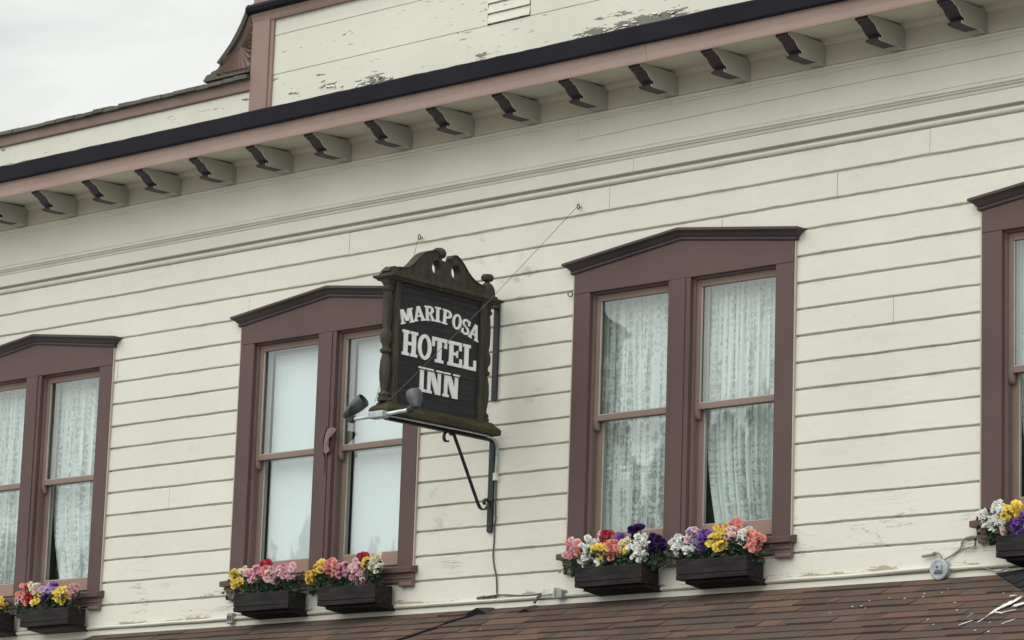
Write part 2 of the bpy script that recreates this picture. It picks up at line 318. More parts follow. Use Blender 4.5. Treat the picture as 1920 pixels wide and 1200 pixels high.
# ------------------------------------------------------------------ setting: ground, road, far hill across the street
g = MB(); g.add([(-900,-900,0),(900,-900,0),(900,900,0),(-900,900,0)], [(0,1,2,3)]); tag(g.build('ground', M['paving']), kind='structure')
g = MB(); g.box(-200,200,-22,-5,-.3,.004); tag(g.build('road', M['asphalt']), kind='structure')
def hill_top(az):
    d = math.degrees(az); return max(22, min(60, 41.5-3.6*(d-44.4)) if d < 44.4 else 41.5-.5*(d-44.4)) + .8*math.sin(d*2.1) + .6*math.sin(d*5.3)
def hills():
    b = MB(); rows = []
    NX, NY = 60, 10
    for j in range(NY):
        r = []
        for i in range(NX):
            az = RAD(-10 + 100*i/(NX-1)); dist = 150 + 26*j
            top = hill_top(az)
            h = top*math.sin(min(1, j/(NY-3))*math.pi/2)
            r.append((16-dist*math.sin(az), -dist*math.cos(az), max(h, .0)-.05 + (.0 if j else -.5)))
        rows.append(r)
    b.loft(rows, closed=False); tag(b.build('hills', M['hill_green'], smooth=True), kind='structure')
    t = MB()
    for k in range(1500):
        az = RAD(random.uniform(-8, 88)); j = random.uniform(.3, 1.0) if k % 2 else random.uniform(.9, 1.); dist = 150 + 26*7*j
        top = hill_top(az); h = top*math.sin(min(1, (7*j)/7)*math.pi/2)
        x, y = 16-dist*math.sin(az), -dist*math.cos(az); H = random.uniform(3, 7); R = H*.2
        rings = []
        for q in range(6):
            zz = H*q/5; rr = R*(1-q/5)*(1.15 if q % 2 else .8) + .05
            rings.append([(x+rr*math.cos(a)*random.uniform(.8,1.2), y+rr*math.sin(a)*random.uniform(.8,1.2), h-.6+zz) for a in [2*math.pi*w/7 for w in range(7)]])
        t.loft(rings)
    o = t.build('conifer_forest', M['conifer_green']); tag(o, 'dark conifer forest along the hill ridge mirrored in the glass', 'forest', kind='stuff')
hills()

# ------------------------------------------------------------------ the hotel
hotel = thing('hotel_building', 'cream clapboard hotel front with mauve windows, bracketed eaves and flaking parapet', 'building')
X0, X1 = -9.2, 8.2
WINS = [(-6.815,'a'), (-3.073,'b'), (.639,'c'), (4.352,'d')]; WW = 2.10
GZ0, GS = 4.528, .1951
def wob(x, z, a=.002): return a*mn.noise((x*3.1, z*7.7, 1.3)) + a*.7*mn.noise((x*11, z*9.7, 4.3))
def siding():
    b = MB(); rows = [(4.345, 4.528)] + [(GZ0+GS*k, GZ0+GS*(k+1)) for k in range(14)] + [(7.262, 7.462)]
    joints = {13:[-3.02,2.05], 12:[-2.0,1.95,-5.4], 9:[3.6], 14:[.35,-4.9,3.1], 5:[-3.9], 15:[-1.85,.95,3.9], 11:[-4.66], 0:[2.93,-.1], 10:[-8], 4:[7.1], 2:[-8.2], 8:[7.0]}
    for x, z in ((-6.33,0),): pass
    for r, (z0, z1) in enumerate(rows):
        cuts = [X0, X1]; segs = [[X0, X1]]
        if GZ0-.01 < z0 < 6.60:
            segs = []; x = X0
            for wx, _ in WINS: segs.append([x, wx+.05]); x = wx+WW-.05
            segs.append([x, X1])
        js = joints.get(r, [])
        fin = []
        for a, c in segs:
            pts = [a] + [j for j in js if a+.1 < j < c-.1] + [c]
            for i in range(len(pts)-1): fin.append((pts[i]+(.0025 if i else 0), pts[i+1]-(.0025 if i < len(pts)-2 else 0)))
        top = z1 if r < 15 else z1
        for a, c in fin:
            n = max(1, int((c-a)/.05)); off = random.uniform(-.0015,.0015)
            rings = []
            for i in range(n+1):
                x = a+(c-a)*i/n; zz = z0+.0155+wob(x, z0, .0042)+.0022*mn.noise((x*23, z0*9, 7.7)); zt = top + wob(x, top+3, .0016); yo = off + wob(x, z0*5, .0016)
                rings.append([(x,.02,zt),(x,yo+.006,zt),(x,yo-.001,zt-.006),(x,yo-.004,zz+.004),(x,yo-.001,zz),(x,.02,zz-.003)])
            b.loft(rings)
    # groove floor, cut round the window openings
    y0, y1 = .021, .034
    b.box(X0, X1, y0, y1, 4.3, 4.66); b.box(X0, X1, y0, y1, 6.66, 7.6); x = X0
    for wx, _ in WINS: b.box(x, wx+.06, y0, y1, 4.66, 6.66); x = wx+WW-.06
    b.box(x, X1, y0, y1, 4.66, 6.66)
    for wx, _ in WINS: b.box(wx+.95, wx+1.13, y0, y1, 4.66, 6.66)
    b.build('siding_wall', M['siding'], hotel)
    w = MB(); w.box(X0, X1, .03, .2, 0, 4.29); w.box(X0, X0+.15, .03, 10, 4.29, 8.9); w.box(X1-.15, X1, .03, 10, 4.29, 8.9); w.box(X0, X1, 9.85, 10, 0, 8.9); w.box(X0, X1, .24, 10, 8.3, 8.45)
    w.build('side_wall', M['trim_cream'], hotel)
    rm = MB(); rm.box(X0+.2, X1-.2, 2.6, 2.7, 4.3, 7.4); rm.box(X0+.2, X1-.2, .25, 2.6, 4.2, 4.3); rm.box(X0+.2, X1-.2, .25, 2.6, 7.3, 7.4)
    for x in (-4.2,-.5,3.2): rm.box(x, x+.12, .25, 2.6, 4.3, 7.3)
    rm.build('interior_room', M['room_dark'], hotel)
siding()
def strip(b, prof, xa, xb, n=60, a=.0015, mi=0):
    rings = []
    for i in range(n+1):
        x = xa+(xb-xa)*i/n; dz = wob(x, prof[0][1], a); rings.append([(x, p[0], p[1]+dz) for p in prof])
    b.loft(rings, mi=mi)
def eaves():
    b = MB()   # frieze with its small mouldings
    strip(b, [(.03,7.462),(-.004,7.470),(-.016,7.476),(-.022,7.488),(-.020,7.498),(-.008,7.506),(.0,7.512),(.03,7.512)], X0, X1)
    b.box(X0, 1.2, -.030, .03, 7.532, 7.634); b.box(1.2035, X1, -.030, .03, 7.532, 7.634)
    strip(b, [(.03,7.636),(-.034,7.636),(-.040,7.648),(-.034,7.650),(-.036,7.660),(-.052,7.664),(-.052,7.668),(-.046,7.672),(-.062,7.680),(-.064,7.690),(-.02,7.720),(.03,7.722)], X0, X1)
    b.box(X0, .62, -.014, .03, 7.724, 8.002)
    n = 40
    for lo, hi in ((7.724, None), (None, 8.002)):      # right of x=.62 the frieze is two boards with an uneven seam
        rings = []
        for i in range(n+1):
            x = .622+(X1-.622)*i/n; s = 7.862 + .028*math.sin(min(1,(x-.62)/3)*1.57) + wob(x, 2, .004); g = .0018
            z0, z1 = (7.724, s-g) if hi is None else (s+g, 8.002); y = -.014 - (.0015 if hi is None else 0)
            rings.append([(x,.03,z0),(x,y,z0),(x,y,z1),(x,.03,z1)])
        b.loft(rings)
    strip(b, [(.03,8.002),(-.020,8.002),(-.030,8.010),(-.028,8.022),(-.046,8.028),(-.050,8.046),(-.030,8.050),(.03,8.050)], X0, X1)
    b.build('frieze', M['trim_cream'], hotel)
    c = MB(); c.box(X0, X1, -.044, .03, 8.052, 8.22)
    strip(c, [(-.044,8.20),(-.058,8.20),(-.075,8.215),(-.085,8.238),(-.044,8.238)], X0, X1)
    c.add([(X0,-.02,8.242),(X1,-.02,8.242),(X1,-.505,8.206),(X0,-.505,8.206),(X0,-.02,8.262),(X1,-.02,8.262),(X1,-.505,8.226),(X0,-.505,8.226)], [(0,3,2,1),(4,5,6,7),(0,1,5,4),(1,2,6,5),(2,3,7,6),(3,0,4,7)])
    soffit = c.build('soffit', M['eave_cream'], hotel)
    f = MB(); prof = [(-.500,8.196),(-.520,8.192),(-.524,8.205),(-.527,8.25),(-.540,8.30),(-.548,8.335),(-.500,8.335)]
    strip(f, prof, X0, 1.722, 90); strip(f, prof, 1.725, X1, 60); f.build('fascia', M['fascia_pink'], hotel)
    d = MB(); rings = []
    for i in range(161):
        x = X0+(X1-X0)*i/160; e = wob(x, 1, .004); e2 = .006*mn.noise((x*2.3,3,1))+.005*mn.noise((x*9,3,1))
        rings.append([(x,-.50,8.322),(x,-.572+e,8.318+e*.4),(x,-.580+e,8.33),(x,-.586+e,8.455+e2),(x,-.575,8.466+e2),(x,-.02,8.62),(x,-.02,8.60)])
    d.loft(rings); d.build('roof_edge', M['navy_metal'], hotel)
    prof = [(-.046,8.215),(-.476,8.215),(-.483,8.200),(-.481,8.184),(-.455,8.180),(-.444,8.168),(-.414,8.160),(-.392,8.142),(-.374,8.122),(-.352,8.106),(-.330,8.098),(-.318,8.088),(-.324,8.078),(-.348,8.076),(-.356,8.068),(-.350,8.056),(-.31,8.054),(-.22,8.056),(-.140,8.060),(-.120,8.064),(-.100,8.054),(-.046,8.054)]
    for k in range(-14, 9):
        x = 1.629 + .6925*k + random.uniform(-.006,.006); b = MB(); n = len(prof); w = .118
        b.prism(prof, 0, x-w, x, 0)
        for i in range(len(b.f)-2):
            if 1 <= i <= 17: b.m[i] = 1
        cx, cz = -.2, 8.15; big = [(cx+(p-cx)*1.018-.002, min(8.2155, cz+(q-cz)*1.03)) for p, q in prof]; big[0] = (-.046, 8.2155); big[-1] = (-.046, 8.051)
        b.prism(big, 0, x+.0002, x+.0055, 2, 0); b.build('bracket', [M['bracket_side'], M['bracket_edge'], M['trim_cream']], hotel, bevel=.0012)
eaves()
def parapet():
    def boards(b, xa, xb, zs, y=0.):
        for z0, z1 in zip(zs[:-1], zs[1:]):
            n = int((xb-xa)/.15)+1; rings = []
            for i in range(n+1):
                x = xa+(xb-xa)*i/n; rings.append([(x,.05,z0+.003),(x,y-.002+wob(x,z0,.002),z0+.003+wob(x,z0,.002)),(x,y+wob(x,z1,.002),z1-.003),(x,.05,z1-.003)])
            b.loft(rings)
        b.box(xa, xb, .006, .06, zs[0], zs[-1])
    b = MB(); boards(b, X0, -3.10, [8.35, 8.60, 8.872]); 
    p = b.build('parapet', M['parapet'], hotel)
    # the tall part; its boards stop at the louvre
    t = MB(); boards(t, -2.875, -.392, [8.35, 8.61, 8.967, 9.315, 9.50]); boards(t, .072, X1, [8.35, 8.61, 8.967, 9.315, 9.50]); boards(t, -.392, .072, [8.35, 8.61, 8.967]); t.box(-.40,.08,.045,.06,8.967,9.5)
    pt = t.build('gable_parapet', M['parapet'], hotel)
    v = MB()
    for k in range(6):
        z = 8.975+.085*k; v.add([(-.384,-.004,z),(.064,-.004,z),(.064,.010,z+.077),(-.384,.010,z+.077),(-.384,-.012,z+.004),(.064,-.012,z+.004),(.064,.002,z+.081),(-.384,.002,z+.081)], [(0,3,2,1),(4,5,6,7),(0,1,5,4),(1,2,6,5),(2,3,7,6),(3,0,4,7)])
    v.build('vent_louvre', M['parapet'], pt)
    c = MB()   # flakes curling off along the foot of the boards
    spots = [back(px, py, 1, 0) for px, py in ((700,150),(720,148),(690,156),(612,160),(1180,48),(1150,52),(1255,26),(1100,66))]
    for k in range(46):
        sp = random.choice(spots); x, z = sp.x+random.gauss(0,.07), sp.z+random.gauss(0,.022)
        w, h, cu = random.uniform(.02,.07), random.uniform(.006,.018), random.uniform(.004,.014); a = random.uniform(-.3,.3)
        pts = [(-w/2,-.003,0),(w/2,-.003,random.uniform(-.2,.2)*h),(w/2*.8,-.003-cu,-h),(-w/2*.6,-.003-cu*.7,-h*.9)]
        P = [(x+p[0]*math.cos(a)-p[2]*math.sin(a), p[1], z+p[0]*math.sin(a)+p[2]*math.cos(a)) for p in pts]
        c.add(P+[(q[0],q[1]-.0015,q[2]) for q in P], [(0,1,2,3),(4,5,6,7),(0,1,5,4),(1,2,6,5),(2,3,7,6),(3,0,4,7)])
    c.build('paint_flakes', M['trim_cream'], pt)['kind'] = 'stuff'
    q = MB(); q.box(-3.118, -2.905, -.035, .06, 8.35, 9.465); q.box(-2.905, -2.865, -.022, .06, 8.35, 9.465); q.build('pilaster', M['pilaster_pink'], hotel, bevel=.003)
    k = MB(); strip(k, [(.06,9.456),(-.030,9.456),(-.036,9.47),(-.045,9.50),(-.062,9.530),(.06,9.530)], -3.122, X1, 60); k.build('crown_moulding', M['pilaster_pink'], hotel)
    k = MB(); strip(k, [(.06,9.530),(-.075,9.532),(-.092,9.55),(-.10,9.585),(-.085,9.612),(.06,9.625)], -3.150, X1, 60, .003); k.build('crown_cap', M['navy_metal'], hotel)
    k = MB(); k.box(-3.13, X1, -.02, .06, 9.625, 9.98); k.build('gable_top', M['pilaster_pink'], hotel)
    f = MB(); strip(f, [(.08,8.872),(-.02,8.872),(-.026,8.88),(-.034,8.952),(.08,8.952)], X0, -3.12, 60, .002); f.build('parapet_fascia', M['pilaster_pink'], hotel)
    s = MB()   # rough weathered shingle coping on the low parapet
    x = X0
    while x < -3.125:
        w = random.uniform(.1,.22); xe = min(x+w, -3.122); h = random.uniform(-.008,.012); yo = random.uniform(-.012,.012)
        s.add([(x,-.075+yo,8.962+h*.4),(xe,-.075+yo,8.962+h*.4),(xe,.35,9.06),(x,.35,9.06),(x,-.07+yo,8.995+h),(xe,-.07+yo,8.995+h*.6),(xe,.35,9.09),(x,.35,9.09)], [(0,3,2,1),(4,5,6,7),(0,1,5,4),(1,2,6,5),(2,3,7,6),(3,0,4,7)])
        x2 = x+random.uniform(.02,.06)
        s.add([(x2,-.02,8.99),(x2+w*.9,-.02,8.99),(x2+w*.9,.2,9.05),(x2,.2,9.05),(x2,-.01+yo,9.018+h),(x2+w*.9,-.01+yo,9.020+h*.5),(x2+w*.9,.2,9.075),(x2,.2,9.075)] if x2+w < -3.13 else [(x,-.05,8.99),(xe,-.05,8.99),(xe,.2,9.05),(x,.2,9.05),(x,-.03,9.01),(xe,-.03,9.01),(xe,.2,9.075),(x,.2,9.075)], [(0,3,2,1),(4,5,6,7),(0,1,5,4),(1,2,6,5),(2,3,7,6),(3,0,4,7)])
        x = xe+.002
    s.build('parapet_coping', M['weathered_wood'], hotel)
    # curved wing with a carved sunburst against the pilaster
    out = [(-3.122,9.03),(-3.715,9.03),(-3.732,9.055),(-3.725,9.085),(-3.695,9.105),(-3.66,9.105),(-3.635,9.125),(-3.60,9.128),(-3.565,9.14),(-3.53,9.175),(-3.45,9.245),(-3.37,9.318),(-3.30,9.405),(-3.245,9.485),(-3.205,9.560),(-3.195,9.595),(-3.165,9.63),(-3.122,9.69)]
    w = MB(); w.prism(out, 1, -.01, .06); wing = w.build('scroll_wing', M['weathered_wood'], hotel, bevel=.004)
    e = MB(); outer = out[9:17]; inner = [(x+.020, z-.018) for x, z in outer]
    e.loft([[(o[0]-.008,-.05,o[1]+.004),(i[0],-.04,i[1]),(i[0],0,i[1]),(o[0]-.008,.06,o[1]+.004)] for o, i in zip(outer, inner)]); e.box(-3.70,-3.124,-.045,-.005,9.032,9.055); e.build('wing_edge', M['weathered_wood'], wing)
    r = MB(); C = Vector((-3.285, -.012, 9.285)); nray = 16
    for i in range(nray):
        st = 230/nray; a0, a1 = RAD(68-st*(i+.22)), RAD(68-st*(i+.78)); am = (a0+a1)/2
        def reach(a):
            t = 9.
            dx, dz = math.cos(a), math.sin(a)
            if dx > 1e-3: t = min(t, (-3.135-C.x)/dx)
            if dz < -1e-3: t = min(t, (9.075-C.z)/dz)
            # stop at the curved edge
            for s2 in range(4, 60):
                q = C + Vector((dx*s2*.01,0,dz*s2*.01))
                zt = max([z for x, z in out[9:17] if x <= q.x] + [9.1]) if q.x > -3.6 else 9.1
                lim = None
                for (xa,za),(xb,zb) in zip(out[7:-1], out[8:]):
                    if xa <= q.x <= xb: lim = za+(zb-za)*(q.x-xa)/(xb-xa)
                if lim is not None and q.z > lim-.024: t = min(t, s2*.01); break
            return max(.03, t)
        R0, R1, Rm2 = reach(a0)*.97, reach(a1)*.97, reach(am)
        pc = C+Vector((math.cos(am)*.03,-.004,math.sin(am)*.03))
        p0 = C+Vector((math.cos(a0)*R0,0,math.sin(a0)*R0)); p1 = C+Vector((math.cos(a1)*R1,0,math.sin(a1)*R1)); pm = C+Vector((math.cos(am)*Rm2,-.045,math.sin(am)*Rm2)); pe = C+Vector((math.cos(am)*Rm2*1.03,0,math.sin(am)*Rm2*1.03))
        r.add([pc,p0,pm,p1,pe,C], [(0,1,2),(0,2,3),(1,4,2),(2,4,3),(0,3,5),(0,5,1)])
    r.build('sunburst', M['pilaster_pink'], wing)
parapet()
# ------------------------------------------------------------------ windows
def sweep_hood(b, xl, xr, zb, rise, prof, ybase):
    xc = (xl+xr)/2
    b.loft([[(xl-o, .012, zb+u) for o,u in prof], [(xl-o, ybase-o, zb+u) for o,u in prof], [(xc, ybase-o, zb+rise+u) for o,u in prof], [(xr+o, ybase-o, zb+u) for o,u in prof], [(xr+o, .012, zb+u) for o,u in prof]])
HP = [(-.01,-.004),(.008,-.004),(.016,.004),(.016,.016),(.010,.020),(.022,.030),(.036,.046),(.052,.056),(.066,.062),(.066,.080),(.05,.086),(-.01,.088)]
OPEN = []
def window(wx, kind):
    x = lambda u: wx+u
    oL, oR = (x(.163), x(.934)), (x(1.143), x(1.936))
    b = MB()
    b.box(x(0), x(.163), -.026, .012, 4.655, 6.642); b.box(x(.934), x(1.143), -.026, .012, 4.655, 6.642); b.box(x(1.936), x(2.10), -.026, .012, 4.655, 6.642)
    b.prism([(x(0),6.644),(x(2.10),6.644),(x(2.10),6.80),(x(1.05),6.937),(x(0),6.80)], 1, -.028, .012)
    b.box(x(.975), x(1.10), -.034, -.027, 4.66, 6.642)      # flat bead down the mullion
    win = b.build('window', M['mauve_brown'], hotel, bevel=.0025)
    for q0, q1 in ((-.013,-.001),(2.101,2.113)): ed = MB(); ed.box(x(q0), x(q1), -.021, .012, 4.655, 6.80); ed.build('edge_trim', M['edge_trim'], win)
    if kind == 'b': win['label'] = 'window with a flaking chip of paint on its mullion'
    h = MB(); sweep_hood(h, x(-.012), x(2.112), 6.802, .137, HP, -.028); h.build('window_hood', M['hood_dark'], win)
    for (a, c) in (oL, oR):
        OPEN.append((a, c))
        j = MB()   # jamb boards and stops round one opening
        for s, e in ((a,1),(c,-1)):
            lo, hi = (s-.02, s) if e > 0 else (s, s+.02)
            j.box(lo, hi, .014, .15, 4.66, 6.642)
            st = (s, s+.012) if e > 0 else (s-.012, s)
            j.box(*st, .016, .040, 4.70, 6.63)
            st = (s, s+.010) if e > 0 else (s-.010, s)
            j.box(*st, .079, .090, 4.70, 5.66)
        j.box(a, c, .014, .15, 6.632, 6.66); j.build('jamb', M['jamb_pink'], win)
        u = MB(); y0, y1 = .042, .078; s = .046
        u.box(a+.002, a+s, y0, y1, 5.655, 6.63); u.box(c-s, c-.002, y0, y1, 5.655, 6.63); u.box(a+s, c-s, y0+.001, y1, 6.578, 6.63); u.box(a+s, c-s, y0+.001, y1, 5.658, 5.702)
        for q in (a+.002, c-s):
            u.prism([(y0,5.655),(y1,5.655),(y1,5.60),(y1-.012,5.585),(y0+.012,5.60),(y0+.004,5.625)], 0, q, q+s-.002)
        u.build('upper_sash', M['sash_pink'], win, bevel=.002)
        d = MB(); y0, y1 = .092, .128; s = .056
        d.box(a+.002, a+s, y0, y1, 4.70, 5.70); d.box(c-s, c-.002, y0, y1, 4.70, 5.70); d.box(a+s, c-s, y0+.001, y1, 4.70, 4.808); d.box(a+s, c-s, y0+.001, y1, 5.662, 5.70)
        d.m[12:18] = [1]*6
        d.box((a+c)/2-.02, (a+c)/2+.03, y0-.005, y0+.03, 5.70, 5.715)
        d.build('lower_sash', [M['sash_pink'], M['rail_pink']], win, bevel=.002)
        pu = MB(); l, r_ = a+.0465, c-.0465; pu.prism([(l,5.7025),(r_,5.7025),(r_,6.577),(r_-.007,6.577),(r_-.007,5.7085),(l+.0075,5.7085),(l+.0075,6.577),(l,6.577)], 1, .050, .062); pu.build('glazing_putty', M['putty'], win)
        pu = MB(); l, r_ = a+.0565, c-.0565; pu.prism([(l,4.8085),(r_,4.8085),(r_,4.814),(l+.0065,4.814),(l+.0065,5.66),(l,5.66)], 1, .100, .112); pu.build('glazing_putty', M['putty'], win)
        for (z0, z1, y, s) in ((5.70,6.58,.060,.044),(4.806,5.664,.110,.054)):
            p = MB(); p.add([(a+s,y,z0),(c-s,y,z0),(c-s,y,z1),(a+s,y,z1)], [(0,1,2,3)]); p.build('pane', M['glass'], win)
        ij = MB(); ij.box(a-.02, a+.004, .152, .172, 4.66, 6.64); ij.box(a+.004,a+.03,.152,.175,4.7,6.6); ij.box(c-.004, c+.02, .152, .172, 4.66, 6.64); ij.box(a, c, .152, .25, 6.60, 6.66); ij.box(a, c, .14, .25, 4.64, 4.70); ij.build('inner_frame', M['inner_jamb'], win)
    s = MB(); s.add([(x(-.055),-.085,4.605),(x(2.145),-.085,4.605),(x(2.145),.15,4.605),(x(-.055),.15,4.605),(x(-.055),-.085,4.648),(x(2.145),-.085,4.648),(x(2.145),.15,4.70),(x(-.055),.15,4.70)], [(0,3,2,1),(4,5,6,7),(0,1,5,4),(1,2,6,5),(2,3,7,6),(3,0,4,7)])
    s.build('sill', M['mauve_brown'], win, bevel=.003)
    ap = MB(); prof = [(.012,4.604),(-.050,4.604),(-.052,4.590),(-.045,4.580),(-.046,4.566),(-.034,4.556),(-.030,4.535),(.012,4.53)]
    ap.loft([[(x(-.02),p,z) for p,z in prof],[(x(2.12),p,z) for p,z in prof]])
    for q in (-.012, .96, 1.98): ap.prism([(.012,4.535),(-.040,4.535),(-.048,4.525),(-.048,4.508),(-.038,4.498),(.012,4.498)], 0, x(q), x(q+.14))
    ap.build('apron', M['jamb_pink'], win, bevel=.002)
    if kind == 'b':
        c = MB()
        o = [(617,803),(628,802),(633,806),(625,816),(618,823),(616,836),(619,845),(611,852),(607,845),(608,830),(611,814)]
        P = [back(px,py,1,-.034) for px,py in o]; n = len(P)
        c.add([(p.x,-.0345,p.z) for p in P]+[(p.x+.012,-.050-.012*(i in (1,2,3)),p.z-.003) for i,p in enumerate(P)], [list(range(n))[::-1], [n+i for i in range(n)]]+[(i,(i+1)%n,n+(i+1)%n,n+i) for i in range(n)])
        ck = [(613,800),(608,818),(606,835),(608,850),(610,862),(609,880),(608,890)]
        c.tube([(q.x,-.034,q.z) for q in [back(px,py,1,-.034) for px,py in ck]], [.004,.007,.008,.009,.006,.005,.002], 5, mi=1)
        c.build('paint_chip', [M['jamb_pink'], M['dark_inside']], win)
        OP = c
for wx, k in WINS: window(wx, k)
# curtains hang inside, each a thing of its own
def curtain(op, label, mat, seed, left=lambda t: 0., right=lambda t: 0., pleats=12, amp=.026, y=.205):
    rnd = random.Random(seed); a, c = op; a += .01; c += .02; b = MB(); NU, NV = 120, 24; z0, z1 = 4.66, 6.60
    ph = [rnd.uniform(0,6.28) for _ in range(4)]; fr = [pleats*rnd.uniform(.8,1.2) for _ in range(3)]
    for j in range(NV+1):
        t = j/NV; z = z1+(z0-z1)*t; xl, xr = a+left(t), c+right(t)
        for i in range(NU+1):
            s = i/NU; sp = s+.012*math.sin(6.28*fr[1]*s+ph[1]); w = amp*(.55+.45*t)*(math.sin(6.28*fr[0]*s+ph[0]+.5*math.sin(t*2+ph[3]))*.75+.45*math.sin(6.28*fr[2]*.53*s+ph[2]))
            b.v.append((xl+(xr-xl)*sp, y+w, z)); b.uv[len(b.v)-1] = (s*1.25, z)
    for j in range(NV):
        for i in range(NU):
            k = j*(NU+1)+i; b.f.append([k,k+1,k+NU+2,k+NU+1]); b.m.append(0); b.c.append(None)
    o = b.build('lace_curtain', mat, smooth=True); tag(o, label, 'curtain', 'lace curtains behind the panes')
sm = lambda t, a, b: max(0., min(1., (t-a)/(b-a)))**1.5
curtain(OPEN[0], 'white lace curtain in left half of the window cut by left photo edge', M['lace_b'], 1)
curtain(OPEN[1], 'white lace curtain beside a dark gap in right half of the leftmost window', M['lace_b'], 2, left=lambda t: -.02+.20*sm(t,.55,1.), pleats=11)
curtain(OPEN[4], 'sheer flat lace curtain in left half of window right of the sign', M['lace_a'], 3, left=lambda t: -.045, pleats=9, amp=.018)
curtain(OPEN[5], 'pleated lace curtain in right half of window right of the sign', M['lace_b'], 5, left=lambda t: .03+.13*sm(t,.6,1.), pleats=13, amp=.032)
curtain(OPEN[6], 'white lace curtain in the window cut by right photo edge', M['lace_b'], 6, left=lambda t: -.03+.14*sm(t,.25,1.), pleats=8)
for op, lb in ((OPEN[2], 'plain white roller blind in left half of window behind the sign'), (OPEN[3], 'plain white roller blind in right half of window, partly hidden by sign')):
    b = MB(); b.add([(op[0]+.055,.180,4.64),(op[1],.180,4.64),(op[1],.180,6.56),(op[0]+.055,.180,6.56),(op[0]+.055,.182,4.64),(op[1],.182,4.64),(op[1],.182,6.56),(op[0]+.055,.182,6.56)], [(0,1,2,3),(4,7,6,5),(0,4,5,1),(3,2,6,7),(0,3,7,4),(1,5,6,2)])
    t = thing('roller_blind', lb, 'blind', (op[0]+.4,.18,4.64), 'roller blinds behind the panes'); b.build('blind_cloth', M['blind_cloth'], t)
    r = MB(); r.lathe([(.018,0),(.018,op[1]-op[0]-.06)], (op[0]+.05,.2,6.57), (1,0,0), 10); r.build('roller', M['inner_jamb'], t)

